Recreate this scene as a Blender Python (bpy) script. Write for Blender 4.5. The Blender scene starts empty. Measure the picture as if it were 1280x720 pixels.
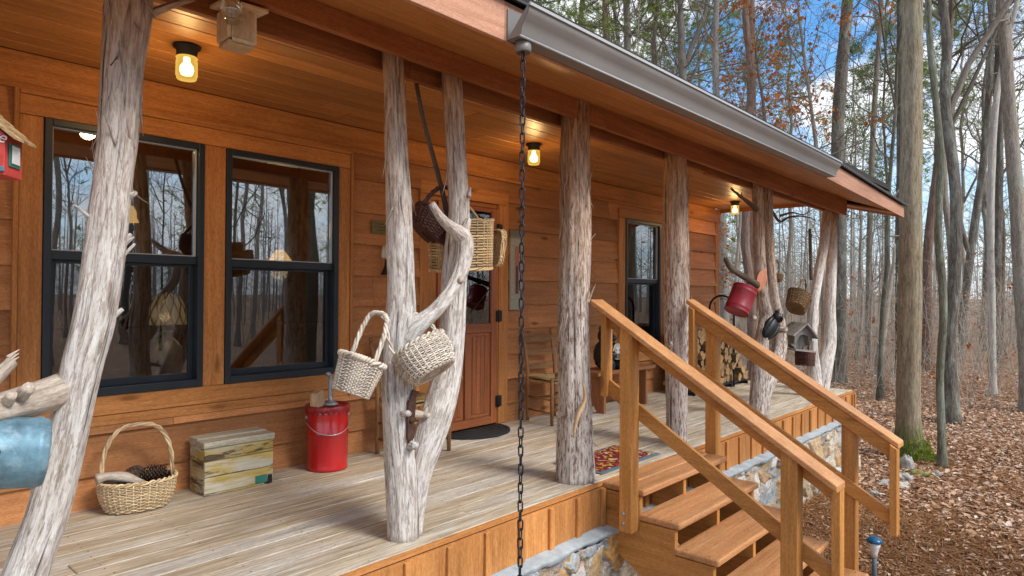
import bpy, math, random
import numpy as np
from mathutils import Vector, Matrix, noise

random.seed(7)
rng = np.random.default_rng(7)
PI = math.pi
scene = bpy.context.scene
COL = scene.collection
D = 0.90            # deck height above the ground
W = 4.22            # house wall plane (y)
CAMZ = D + 1.19

# ------------------------------------------------------------------ camera
FPX = 837.79        # focal length in pixels of the 1280 px wide photograph
_yaw, _pit, _rol = [math.radians(a) for a in (41.634, 0.5457, 0.3436)]
_F = np.array([math.cos(_yaw) * math.cos(_pit), math.sin(_yaw) * math.cos(_pit), math.sin(_pit)])
_R0 = np.array([math.sin(_yaw), -math.cos(_yaw), 0.0])
_U0 = np.cross(_R0, _F)
_R = _R0 * math.cos(_rol) + _U0 * math.sin(_rol)
_U = -_R0 * math.sin(_rol) + _U0 * math.cos(_rol)
_C = np.array([0, 0, CAMZ])
cam_d = bpy.data.cameras.new('camera')
cam = bpy.data.objects.new('camera', cam_d)
COL.objects.link(cam)
cam_d.sensor_width = 36.0
cam_d.lens = FPX / 1280 * 36.0
cam_d.clip_start = 0.05
cam_d.clip_end = 3000
cam.matrix_world = Matrix(((_R[0], _U[0], -_F[0], 0), (_R[1], _U[1], -_F[1], 0), (_R[2], _U[2], -_F[2], CAMZ), (0, 0, 0, 1)))
scene.camera = cam


def at(px, py, ax, v):
    """surveyed point: where the sight line of a photo pixel meets a real plane of the place"""
    d = _F + _R * (px - 640) / FPX - _U * (py - 360) / FPX
    i = 'xyz'.index(ax)
    return _C + d * (v - _C[i]) / d[i]


def depth(p):
    return float((np.array(p) - _C) @ _F)


# ------------------------------------------------------------------ mesh builder
class MB:
    def __init__(s):
        s.v = []; s.f = []; s.g = []; s.t = []; s.m = []; s.sm = []; s.n = 0

    def add(s, v, f, g=None, tone=None, m=0, smooth=False):
        v = np.asarray(v, float)
        if g is None: g = v + rng.uniform(-20, 20, 3)
        if tone is None: tone = rng.random()
        s.v.append(v); s.g.append(np.asarray(g, float))
        s.t.append(np.broadcast_to(np.asarray(tone, float), (len(v),)))
        k = s.n
        s.f += [tuple(int(i) + k for i in q) for q in f]
        s.m += [m] * len(f); s.sm += [smooth] * len(f)
        s.n += len(v)
        return s

    def merge(s, o, M=None):
        if not o.n: return s
        v = np.concatenate(o.v)
        if M is not None:
            M = np.array(M); v = v @ M[:3, :3].T + M[:3, 3]
        k = s.n
        s.v.append(v); s.g.append(np.concatenate(o.g)); s.t.append(np.concatenate(o.t))
        s.f += [tuple(i + k for i in q) for q in o.f]; s.m += o.m; s.sm += o.sm; s.n += len(v)
        return s

    def hexa(s, c, grain='x', m=0, tone=None):
        """8 corners: bottom ring then top ring"""
        c = np.asarray(c, float)
        p = {'x': [1, 2, 0], 'y': [0, 2, 1], 'z': [0, 1, 2]}[grain]
        g = c[:, p] + rng.uniform(-20, 20, 3)
        return s.add(c, [(0, 3, 2, 1), (4, 5, 6, 7), (0, 1, 5, 4), (1, 2, 6, 5), (2, 3, 7, 6), (3, 0, 4, 7)], g, tone, m)

    def box(s, x0, x1, y0, y1, z0, z1, grain=None, m=0, tone=None):
        if grain is None:
            e = [x1 - x0, y1 - y0, z1 - z0]; grain = 'xyz'[int(np.argmax(e))]
        return s.hexa([(x0, y0, z0), (x1, y0, z0), (x1, y1, z0), (x0, y1, z0), (x0, y0, z1), (x1, y0, z1), (x1, y1, z1), (x0, y1, z1)], grain, m, tone)

    def bar(s, a, b, w, h, up=(0, 0, 1), m=0, tone=None):
        """rectangular bar from a to b, w across, h along up"""
        a = np.array(a, float); b = np.array(b, float); d = (b - a); L = np.linalg.norm(d); d /= L
        up = np.array(up, float); x = np.cross(d, up); x /= np.linalg.norm(x); u = np.cross(x, d)
        c = []; g = []
        o = rng.uniform(-20, 20, 3)
        for P, l in ((a, 0), (b, L)):
            for sx, su in ((-1, -1), (1, -1), (1, 1), (-1, 1)):
                c.append(P + x * sx * w / 2 + u * su * h / 2); g.append(o + np.array([sx * w / 2, su * h / 2, l]))
        return s.add(c, [(0, 1, 2, 3), (7, 6, 5, 4), (0, 4, 5, 1), (1, 5, 6, 2), (2, 6, 7, 3), (3, 7, 4, 0)], g, tone, m)

    def prism(s, poly, ax, a, b, grain='x', m=0, tone=None):
        """polygon extruded along axis ax from a to b; poly in the other two axes (in xyz order), counter-clockwise irrelevant"""
        n = len(poly); v = []
        for w in (a, b):
            for p in poly:
                q = list(p); q.insert('xyz'.index(ax), w); v.append(q)
        v = np.array(v, float)
        f = [tuple(range(n))[::-1], tuple(range(n, 2 * n))] + [(i, (i + 1) % n, n + (i + 1) % n, n + i) for i in range(n)]
        p = {'x': [1, 2, 0], 'y': [0, 2, 1], 'z': [0, 1, 2]}[grain]
        return s.add(v, f, v[:, p] + rng.uniform(-20, 20, 3), tone, m)

    def tube(s, path, rad, n=10, m=0, caps=True, amp=0.0, fr=6.0, fz=1.2, tone=None, smooth=True, flat=1.0, closed=False):
        P = np.asarray(path, float); k = len(P)
        R = np.broadcast_to(np.asarray(rad, float), (k,))
        if closed:
            T = np.roll(P, -1, 0) - np.roll(P, 1, 0)
        else:
            T = np.gradient(P, axis=0)
        T /= np.maximum(np.linalg.norm(T, axis=1)[:, None], 1e-9)
        a = np.array([0, 0, 1.0]) if abs(T[0][2]) < .9 else np.array([1.0, 0, 0])
        x = np.cross(a, T[0]); x /= np.linalg.norm(x)
        ang = np.arange(n) * 2 * PI / n
        ca, sa = np.cos(ang), np.sin(ang)
        S = np.concatenate([[0], np.cumsum(np.linalg.norm(np.diff(P, axis=0), axis=1))])
        o = rng.uniform(-20, 20, 3)
        V = []; Gv = []
        for i in range(k):
            x = x - T[i] * (x @ T[i]); x /= max(np.linalg.norm(x), 1e-9)
            y = np.cross(T[i], x)
            r = np.full(n, R[i])
            if amp:
                r = r * np.array([1 + amp * (noise.fractal(Vector((ca[j] * fr * .25 + o[0], sa[j] * fr * .25 + o[1], S[i] * fz + o[2])), .8, 2.1, 4)) for j in range(n)])
            V.append(P[i] + np.outer(ca * r, x) + np.outer(sa * r * flat, y))
            Gv.append(np.stack([ca * R[i] + o[0], sa * R[i] + o[1], np.full(n, S[i] + o[2])], 1))
        f = []
        for i in range(k if closed else k - 1):
            i2 = (i + 1) % k
            for j in range(n):
                j2 = (j + 1) % n
                f.append((i * n + j, i * n + j2, i2 * n + j2, i2 * n + j))
        if caps and not closed:
            f.append(tuple(range(n))[::-1]); f.append(tuple(range((k - 1) * n, k * n)))
        return s.add(np.concatenate(V), f, np.concatenate(Gv), tone, m, smooth)

    def lathe(s, prof, n=24, c=(0, 0, 0), m=0, smooth=True, M=None, tone=None, sx=1, sy=1):
        """prof: (r, z) pairs revolved about z"""
        prof = np.asarray(prof, float); k = len(prof); ang = np.arange(n) * 2 * PI / n
        v = np.array([[r * math.cos(a) * sx, r * math.sin(a) * sy, z] for r, z in prof for a in ang])
        g = v.copy()
        f = [(i * n + j, i * n + (j + 1) % n, (i + 1) * n + (j + 1) % n, (i + 1) * n + j) for i in range(k - 1) for j in range(n)]
        if prof[0][0] > 1e-6: f.append(tuple(range(n))[::-1])
        if prof[-1][0] > 1e-6: f.append(tuple(range((k - 1) * n, k * n)))
        if M is not None:
            M = np.array(M); v = v @ M[:3, :3].T + M[:3, 3]
        return s.add(v + np.array(c, float), f, g + rng.uniform(-9, 9, 3), tone, m, smooth)

    def build(s, name, mats, parent=None, bevel=0.0, seg=2):
        me = bpy.data.meshes.new(name)
        v = np.concatenate(s.v)
        org = np.zeros(3); p = parent
        while p is not None:
            org = org + np.array(p.location); p = p.parent
        me.from_pydata((v - org).tolist(), [], s.f)
        if not isinstance(mats, (list, tuple)): mats = [mats]
        for q in mats: me.materials.append(q)
        me.polygons.foreach_set('material_index', s.m)
        me.polygons.foreach_set('use_smooth', s.sm)
        a = me.attributes.new('gv', 'FLOAT_VECTOR', 'POINT'); a.data.foreach_set('vector', np.concatenate(s.g).ravel())
        a = me.attributes.new('tone', 'FLOAT', 'POINT'); a.data.foreach_set('value', np.concatenate(s.t))
        me.update()
        o = bpy.data.objects.new(name, me); COL.objects.link(o)
        o.parent = parent
        if bevel:
            b = o.modifiers.new('bevel', 'BEVEL'); b.width = bevel; b.segments = seg; b.limit_method = 'ANGLE'; b.angle_limit = math.radians(50)
        return o


def thing(name, label, cat, loc=(0, 0, 0), group=None):
    o = bpy.data.objects.new(name, None); COL.objects.link(o)
    o.empty_display_size = .1
    o.location = tuple(float(a) for a in loc); o['label'] = label; o['category'] = cat
    if group: o['group'] = group
    return o


def tag(o, label, cat, group=None):
    o['label'] = label; o['category'] = cat
    if group: o['group'] = group
    return o


def struct(o, kind='structure'):
    o['kind'] = kind
    return o


def dup(root, loc, rotz=0, label=None, scale=None):
    r = root.copy(); COL.objects.link(r); r.location = loc; r.rotation_euler = (0, 0, rotz)
    if scale: r.scale = (scale,) * 3
    if label: r['label'] = label
    for ch in list(root.children):
        c = ch.copy(); COL.objects.link(c); c.parent = r
        for g in list(ch.children):
            d = g.copy(); COL.objects.link(d); d.parent = c
    return r


def spline(pts, step=.05):
    """Catmull-Rom through points with any number of columns, resampled"""
    P = np.asarray(pts, float)
    P = np.vstack([2 * P[0] - P[1], P, 2 * P[-1] - P[-2]])
    out = []
    for i in range(1, len(P) - 2):
        L = np.linalg.norm((P[i + 1] - P[i])[:3]); k = max(2, int(L / step))
        for j in range(k):
            t = j / k
            out.append(.5 * ((2 * P[i]) + (-P[i - 1] + P[i + 1]) * t + (2 * P[i - 1] - 5 * P[i] + 4 * P[i + 1] - P[i + 2]) * t * t + (-P[i - 1] + 3 * P[i] - 3 * P[i + 1] + P[i + 2]) * t ** 3))
    out.append(P[-2])
    return np.array(out)


# ------------------------------------------------------------------ materials
def lin(r, g, b, k=1.0):
    f = lambda c: (c / 255 / 12.92) if c / 255 <= .04045 else ((c / 255 + .055) / 1.055) ** 2.4
    return (f(r) * k, f(g) * k, f(b) * k, 1)


class G:
    def __init__(s, name):
        s.mat = bpy.data.materials.new(name); s.mat.use_nodes = True
        s.nt = s.mat.node_tree; s.nt.nodes.clear()
        s.out = s.nt.nodes.new('ShaderNodeOutputMaterial')

    def n(s, typ, out=0, props=None, **kw):
        nd = s.nt.nodes.new('ShaderNode' + typ)
        for k, v in (props or {}).items(): setattr(nd, k, v)
        for k, v in kw.items():
            s.set(nd, k, v)
        return nd.outputs[out]

    def set(s, nd, k, v):
        k = int(k[1:]) if k[0] == '_' else k.replace('_', ' ')
        i = nd.inputs[k]
        if isinstance(v, bpy.types.NodeSocket): s.nt.links.new(v, i)
        else: i.default_value = v

    def attr(s, name, out='Vector'):
        nd = s.nt.nodes.new('ShaderNodeAttribute'); nd.attribute_name = name
        return nd.outputs[out]

    def map(s, vec, scale=(1, 1, 1), loc=(0, 0, 0)):
        return s.n('Mapping', Vector=vec, Scale=scale, Location=loc)

    def noise(s, vec, scale=5., detail=5., rough=.55, dist=0., out=0):
        return s.n('TexNoise', out, Vector=vec, Scale=scale, Detail=detail, Roughness=rough, Distortion=dist)

    def vor(s, vec, scale=5., out='Distance', feature='F1', rand=1.0):
        nd = s.nt.nodes.new('ShaderNodeTexVoronoi'); nd.feature = feature
        s.set(nd, 'Vector', vec); nd.inputs['Scale'].default_value = scale; nd.inputs['Randomness'].default_value = rand
        return nd.outputs[out]

    def ramp(s, fac, stops, interp='LINEAR'):
        nd = s.nt.nodes.new('ShaderNodeValToRGB'); cr = nd.color_ramp; cr.interpolation = interp
        while len(cr.elements) < len(stops): cr.elements.new(.5)
        for e, (p, c) in zip(cr.elements, stops):
            e.position = p; e.color = c if len(c) == 4 else (*c, 1)
        s.nt.links.new(fac, nd.inputs[0])
        return nd.outputs[0]

    def step(s, fac, a, b):
        return s.n('MapRange', Value=fac, **{'From_Min': a, 'From_Max': b})

    def math(s, op, a, b=0., c=0.):
        nd = s.nt.nodes.new('ShaderNodeMath'); nd.operation = op
        s.set(nd, '_0', a); s.set(nd, '_1', b); s.set(nd, '_2', c)
        return nd.outputs[0]

    def mix(s, fac, a, b, blend='MIX'):
        nd = s.nt.nodes.new('ShaderNodeMix'); nd.data_type = 'RGBA'; nd.blend_type = blend
        s.set(nd, '_0', fac); s.set(nd, '_6', a); s.set(nd, '_7', b)
        return nd.outputs[2]

    def grey(s, v):
        return s.n('CombineColor', Red=v, Green=v, Blue=v)

    def pbsdf(s, color, rough=.6, bump=None, bstr=.3, bdist=.01, metal=0., spec=.4, **kw):
        nd = s.nt.nodes.new('ShaderNodeBsdfPrincipled')
        s.set(nd, 'Base_Color', color); s.set(nd, 'Roughness', rough); s.set(nd, 'Metallic', metal)
        s.set(nd, 'Specular_IOR_Level', spec)
        for k, v in kw.items(): s.set(nd, k, v)
        if bump is not None:
            bn = s.n('Bump', Strength=bstr, Distance=bdist, Height=bump); s.nt.links.new(bn, nd.inputs['Normal'])
        return nd.outputs[0]

    def done(s, sh):
        s.nt.links.new(sh, s.out.inputs[0]); return s.mat


def wood(name, dark, mid, light, across=26., along=1.3, rough=.6, knots=.5, bump=.25, spec=.3, tonevar=.45, extra=None, lo=.3, hi=.72):
    g = G(name)
    gv = g.attr('gv'); tone = g.attr('tone', 'Fac')
    n1 = g.noise(g.map(gv, (across, across, along)), 1., 6., .62, .5)
    n2 = g.noise(g.map(gv, (across * 4, across * 4, along * 2.2)), 1., 3., .6)
    n3 = g.noise(g.map(gv, (3, 3, .9)), 1., 4., .6)
    f = g.math('ADD', g.math('MULTIPLY', n1, .7), g.math('MULTIPLY', n2, .3))
    col = g.ramp(f, [(lo, dark), ((lo + hi) / 2, mid), (hi, light)])
    col = g.mix(.28, col, g.grey(g.step(n3, .2, .75)), 'OVERLAY')
    saw = g.noise(g.map(gv, (160, 160, 40)), 1., 3., .7)
    col = g.mix(.30, col, g.grey(g.step(saw, .25, .75)), 'OVERLAY')
    if knots:
        kv = g.map(gv, (5.5, 5.5, 1.6))
        kd = g.vor(kv, 1.)
        kn = g.math('MULTIPLY', g.step(kd, .13, .05), knots)
        col = g.mix(kn, col, (dark[0] * .45, dark[1] * .4, dark[2] * .35, 1))
    b = g.math('MULTIPLY_ADD', tone, tonevar, 1 - tonevar / 2)
    col = g.mix(1., col, g.grey(b), 'MULTIPLY')
    if extra: col = extra(g, col, gv, n1, n3)
    return g.done(g.pbsdf(col, rough, f, bump, .004, spec=spec))


M = {}
M['siding'] = wood('stained cedar siding', (.33, .130, .046, 1), (.45, .19, .068, 1), (.53, .245, .096, 1), 34, 2.2, .62, .9, .5, .25, .46)
M['trim'] = wood('stained cedar trim', (.32, .118, .032, 1), (.46, .19, .056, 1), (.55, .255, .088, 1), 30, 2.0, .6, .7, .35, .25, .22)
M['ceiling'] = wood('oiled pine ceiling boards', (.32, .124, .034, 1), (.44, .185, .052, 1), (.53, .245, .078, 1), 34, 1.2, .42, .4, .15, .4, .36)
M['beam'] = wood('dark stained beam', (.19, .066, .022, 1), (.31, .112, .038, 1), (.41, .165, .060, 1), 26, 1.6, .6, .6, .4, .25, .25)
M['fascia'] = wood('pinkish cedar fascia', (.34, .165, .10, 1), (.46, .235, .15, 1), (.55, .305, .205, 1), 26, 1.4, .65, .3, .3, .25, .2)
M['skirt'] = wood('orange stained skirt boards', (.32, .118, .032, 1), (.47, .20, .060, 1), (.58, .28, .095, 1), 26, 2.0, .6, .8, .3, .25, .35)
M['rail'] = wood('honey stained railing lumber', (.33, .135, .03, 1), (.47, .205, .052, 1), (.57, .27, .085, 1), 24, 1.4, .5, .7, .25, .35, .2)
M['cap'] = wood('reddish stained rail caps', (.38, .165, .058, 1), (.51, .24, .092, 1), (.60, .315, .135, 1), 24, 1.4, .48, .3, .25, .4, .15)


def worn(g, col, gv, n1, n3):
    s = g.noise(g.map(gv, (45, 45, 4)), 1., 6., .7)
    return g.mix(g.math('MULTIPLY', g.step(s, .60, .70), .5), col, (.52, .38, .29, 1))


M['tread'] = wood('worn reddish stair treads', (.29, .12, .045, 1), (.43, .20, .08, 1), (.53, .28, .13, 1), 30, 1.0, .5, .3, .4, .35, .25, worn)


def grayed(g, col, gv, n1, n3):
    tan = g.noise(g.map(gv, (2.4, 2.4, .7)), 1., 4., .6)
    fine = g.noise(g.map(gv, (110, 110, 5)), 1., 5., .7)
    col = g.mix(g.math('MULTIPLY', g.step(tan, .34, .54), .75), col, g.ramp(n1, [(.3, (.26, .185, .105)), (.5, (.43, .33, .205)), (.7, (.54, .435, .295))]))
    st = g.noise(g.map(gv, (70, 70, 3.2)), 1., 5., .72, .6)
    col = g.mix(g.math('MULTIPLY', g.step(st, .60, .68), .7), col, (.17, .135, .10, 1))
    pale = g.noise(g.map(gv, (9, 9, 1.6), (9, 3, 1)), 1., 6., .72)
    col = g.mix(g.math('MULTIPLY', g.step(pale, .55, .66), .45), col, (.58, .57, .53, 1))
    return g.mix(.55, col, g.grey(g.step(fine, .25, .75)), 'OVERLAY')


M['deck'] = wood('weathered grey deck boards', (.34, .305, .25, 1), (.52, .48, .42, 1), (.63, .60, .55, 1), 34, 1.6, .75, .9, .5, .2, .22, grayed)


def post_mat(name, orange, zlo=1.5, zhi=2.2, red=.5, base=.0):
    g = G(name)
    gv = g.attr('gv')
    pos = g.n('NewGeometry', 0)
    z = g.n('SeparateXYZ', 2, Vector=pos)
    f1 = g.noise(g.map(gv, (62, 62, 6.5)), 1., 6., .72, .5)
    f2 = g.noise(g.map(gv, (16, 16, 2.6)), 1., 5., .65)
    fl = g.noise(g.map(gv, (88, 88, 17)), 1., 5., .7, .3)
    f = g.math('ADD', g.math('MULTIPLY', f1, .72), g.math('MULTIPLY', f2, .28))
    grey = g.ramp(f, [(.32, (.14, .095, .07)), (.41, (.48, .41, .35)), (.49, (.73, .685, .63)), (.66, (.86, .83, .785))])
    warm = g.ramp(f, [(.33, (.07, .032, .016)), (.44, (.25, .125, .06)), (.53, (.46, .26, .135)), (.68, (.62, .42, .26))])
    if base: grey = g.mix(base, grey, warm)
    bark = g.math('MULTIPLY', g.step(g.math('MULTIPLY_ADD', f2, .42, fl), .715, .79), red)
    col = g.mix(bark, grey, g.ramp(f1, [(.3, (.06, .026, .017)), (.6, (.24, .115, .075)), (.75, (.38, .22, .15))]))
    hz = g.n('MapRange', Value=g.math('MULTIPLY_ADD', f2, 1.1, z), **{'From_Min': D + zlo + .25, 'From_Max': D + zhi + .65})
    col = g.mix(g.math('MULTIPLY', hz, orange), col, warm)  # tops painted warmer: less weathered wood plus the glow of the lamps
    crack = g.noise(g.map(gv, (48, 48, 1.4)), 1., 4., .6, .3)
    col = g.mix(g.math('MULTIPLY', g.step(crack, .36, .30), .85), col, (.05, .028, .02, 1))
    h = g.math('ADD', g.math('ADD', f, g.math('MULTIPLY', fl, .5)), g.math('MULTIPLY', g.step(crack, .30, .40), .8))
    return g.done(g.pbsdf(col, .88, h, 1.0, .014, spec=.12))


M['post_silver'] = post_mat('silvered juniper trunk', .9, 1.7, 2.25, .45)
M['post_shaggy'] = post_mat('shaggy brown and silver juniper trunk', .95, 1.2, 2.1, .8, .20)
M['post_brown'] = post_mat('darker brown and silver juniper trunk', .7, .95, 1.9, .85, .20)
M['limb'] = wood('pale bare limb wood', (.24, .17, .12, 1), (.50, .42, .34, 1), (.68, .62, .54, 1), 44, 4, .8, 0, .5, .15, .2)


def plain(name, col, rough=.5, metal=0., var=.25, sc=8., bump=0., spec=.4, dirt=None, dirtamt=.5, coat=0.):
    g = G(name)
    tc = g.n('TexCoord', 3)
    n = g.noise(tc, sc, 6., .65)
    c = g.mix(var, col, g.grey(g.step(n, .25, .75)), 'OVERLAY')
    if dirt:
        d = g.noise(tc, sc * 2.3, 7., .7)
        c = g.mix(g.math('MULTIPLY', g.step(d, .52, .66), dirtamt), c, dirt)
    r = g.math('MULTIPLY_ADD', n, .25, rough - .12)
    kw = {'Coat_Weight': coat} if coat else {}
    return g.done(g.pbsdf(c, r, n, bump, .004, metal, spec, **kw))


M['frame'] = plain('dark navy window frame', (.018, .026, .034, 1), .4, 0, .2)
M['bead'] = plain('pale glazing bead', (.55, .56, .55, 1), .4)
M['black'] = plain('black painted metal', (.014, .014, .016, 1), .45)
M['chainm'] = plain('dark steel chain', (.035, .04, .05, 1), .38, .7, .3, 30.)
M['gutter'] = plain('taupe painted aluminium', (.205, .19, .178, 1), .45, .0, .12, 3., spec=.5)
M['gutter_lip'] = plain('gutter edge with painted highlight', (.40, .41, .42, 1), .4, .0, .1, 3., spec=.5)  # bright colour stands in for the highlight along the gutter edges
M['red_pail'] = plain('glossy red enamel', (.50, .008, .012, 1), .22, 0, .1, 4., spec=.6, dirt=(.20, .03, .025, 1), dirtamt=.35, coat=.4)
M['red_dark'] = plain('dark red pail lid', (.30, .012, .016, 1), .35, 0, .25, 14., spec=.5, dirt=(.45, .2, .2, 1), dirtamt=.4)
M['red_can'] = plain('faded red painted can', (.30, .022, .035, 1), .45, 0, .3, 10., dirt=(.14, .03, .03, 1), dirtamt=.4)
M['galv'] = plain('galvanised metal', (.36, .42, .47, 1), .42, .6, .4, 22.)
M['bluegalv'] = plain('chalky blue galvanised pail', (.15, .28, .35, 1), .5, .25, .55, 16., .05, dirt=(.33, .43, .48, 1), dirtamt=.6)
M['wire'] = plain('bright wire', (.5, .48, .46, 1), .35, .8)
M['hinge'] = plain('black iron hinge', (.012, .012, .014, 1), .5)
M['brass'] = plain('dull brass plaque', (.16, .13, .055, 1), .5, .5, .4, 40.)
M['interior'] = plain('dark interior boards', (.16, .09, .05, 1), .7)
M['ledge'] = plain('blue grey concrete ledge', (.40, .46, .49, 1), .8, 0, .35, 9., .15, .2, (.30, .33, .33, 1), .5)
M['roofing'] = plain('dark metal roofing', (.05, .05, .052, 1), .5)
M['mat_black'] = plain('black rubber mat', (.02, .019, .02, 1), .8, 0, .3, 40., .3)
M['plinth'] = plain('dark underside', (.03, .025, .02, 1), .9)
M['rust'] = plain('rusty iron', (.085, .04, .026, 1), .75, .3, .5, 30., .3)
M['bearfur'] = plain('painted black bear resin', (.012, .022, .03, 1), .35, 0, .5, 14., .3, .5, (.01, .06, .07, 1), .6)
M['cream'] = plain('cream painted plate', (.62, .56, .38, 1), .5, 0, .3, 9.)
M['white'] = plain('off white paint', (.68, .66, .62, 1), .6)
M['green'] = plain('teal green paint', (.03, .17, .13, 1), .6)
M['birdred'] = plain('faded red birdhouse paint', (.52, .055, .045, 1), .55, 0, .25, 14., dirt=(.35, .04, .03, 1))
M['slate'] = plain('slate blue paint', (.10, .16, .20, 1), .6)
M['chip'] = wood('pale raw wood', (.34, .21, .11, 1), (.53, .37, .21, 1), (.64, .49, .31, 1), 30, 2, .7, 0, .3)
M['birdwood'] = wood('raw pine birdhouse boards', (.48, .32, .18, 1), (.66, .48, .30, 1), (.76, .60, .42, 1), 30, 2, .7, .7, .25, .25, .3)
M['chairwood'] = wood('honey brown chair wood', (.15, .068, .026, 1), (.28, .14, .055, 1), (.38, .21, .09, 1), 40, 2, .5, 0, .2, .35, .2)
M['benchwood'] = wood('brown bench planks', (.20, .075, .03, 1), (.32, .135, .058, 1), (.42, .2, .095, 1), 20, 1, .55, .5, .2, .3, .2)
M['doorwood'] = wood('reddish mahogany door', (.20, .06, .022, 1), (.33, .105, .037, 1), (.43, .155, .06, 1), 34, .9, .38, 0, .12, .45, .25)
M['rush'] = plain('woven rush seat', (.40, .28, .12, 1), .8, 0, .5, 60., .4)
M['clay'] = plain('grey stoneware', (.42, .39, .31, 1), .4, 0, .4, 8.)
M['leather'] = plain('orange wooden leaf', (.50, .17, .075, 1), .6, 0, .3, 20.)
M['greyboard'] = wood('silver grey barn boards', (.12, .105, .09, 1), (.25, .23, .205, 1), (.36, .34, .31, 1), 30, 2, .85, .3, .4, .1, .4)
M['solarblue'] = plain('blue solar cap', (.015, .10, .20, 1), .25, 0, .2)
M['rock'] = plain('pale lichen rock', (.40, .39, .36, 1), .9, 0, .6, 9., .5, .2, (.20, .17, .14, 1), .6)
M['mossrock'] = plain('mossy rock', (.20, .22, .06, 1), .95, 0, .6, 14., .8, .1, (.30, .29, .25, 1), .7)
M['crate_lid'] = wood('weathered yellowish grey crate lid', (.20, .17, .12, 1), (.40, .36, .27, 1), (.54, .50, .40, 1), 30, 2, .85, .3, .4, .1, .4)
M['wicker_white'] = wood('whitewashed wicker', (.40, .32, .24, 1), (.64, .56, .46, 1), (.76, .70, .62, 1), 60, 9, .7, 0, .3, .2, .5)
M['wicker_tan'] = wood('honey wicker', (.33, .19, .08, 1), (.53, .36, .18, 1), (.65, .49, .28, 1), 60, 9, .6, 0, .3, .3, .5)
M['wicker_pale'] = wood('pale straw wicker', (.42, .27, .13, 1), (.62, .46, .27, 1), (.72, .58, .39, 1), 60, 9, .6, 0, .3, .3, .4)
M['wicker_dark'] = wood('dark brown vine wicker', (.045, .018, .014, 1), (.105, .045, .034, 1), (.19, .095, .07, 1), 60, 9, .65, 0, .3, .25, .6)
M['wicker_brown'] = wood('brown splint basket', (.10, .055, .025, 1), (.20, .12, .06, 1), (.30, .2, .11, 1), 50, 6, .7, 0, .3, .2, .6)
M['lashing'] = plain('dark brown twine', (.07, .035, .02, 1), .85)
M['logbark'] = wood('log bark', (.05, .032, .022, 1), (.12, .085, .062, 1), (.22, .18, .14, 1), 30, 3, .9, 0, .8, .1, .5)
M['logend'] = wood('split log wood', (.24, .135, .06, 1), (.38, .24, .12, 1), (.50, .34, .19, 1), 20, 2, .8, 0, .3, .15, .5)


def glass(name, refl, tint, wavy=.0, rough=0.0):
    g = G(name)
    tc = g.n('TexCoord', 3)
    fr = g.n('Fresnel', IOR=1.5)
    k = g.math('MINIMUM', g.math('MULTIPLY_ADD', fr, 1.2, refl), 1.)
    gl = g.nt.nodes.new('ShaderNodeBsdfGlossy'); gl.inputs['Roughness'].default_value = rough
    gl.inputs['Color'].default_value = (.93, .96, 1, 1)
    if wavy:
        n = g.noise(tc, 2.2, 1., .4, .3)
        b = g.n('Bump', Strength=wavy, Distance=.01, Height=n); g.nt.links.new(b, gl.inputs['Normal'])
    tr = g.n('BsdfTransparent', Color=tint)
    mx = g.nt.nodes.new('ShaderNodeMixShader'); g.set(mx, '_0', k); g.set(mx, '_1', tr); g.nt.links.new(gl.outputs[0], mx.inputs[2])
    return g.done(mx.outputs[0])


M['pane'] = glass('window pane', .20, (.82, .86, .86, 1), .035)
M['screen'] = glass('screened lower pane', .07, (.62, .65, .67, 1), .02)
M['jar'] = glass('jar glass', .12, (.95, .92, .8, 1), .3)


def lit_jar():
    g = G('glowing amber jar glass')
    tr = g.n('BsdfTransparent', Color=(1, .90, .60, 1)); em = g.n('Emission', Color=(1, .62, .12, 1), Strength=1.0)
    lw = g.n('LayerWeight', 1, Blend=.35)
    mx = g.nt.nodes.new('ShaderNodeMixShader'); g.set(mx, '_0', g.math('MULTIPLY_ADD', lw, .5, .32)); g.nt.links.new(tr, mx.inputs[1]); g.nt.links.new(em, mx.inputs[2])
    return g.done(mx.outputs[0])


def emit(name, col, s):
    g = G(name)
    return g.done(g.n('Emission', Color=col, Strength=s))


M['bulb'] = emit('lit bulb', (1, .80, .45, 1), 9.)
M['lit_jar'] = lit_jar()
M['shade_lit'] = emit('lit lamp shade', (1, .52, .16, 1), 1.1)
M['shade_dim'] = emit('dim lit rattan', (.9, .55, .2, 1), .28)
# ------------------------------------------------------------------ ground
def gz(x, y):
    return -.10 * np.clip((np.asarray(x, float) - 6.5) / 4.0, 0, 1)


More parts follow.
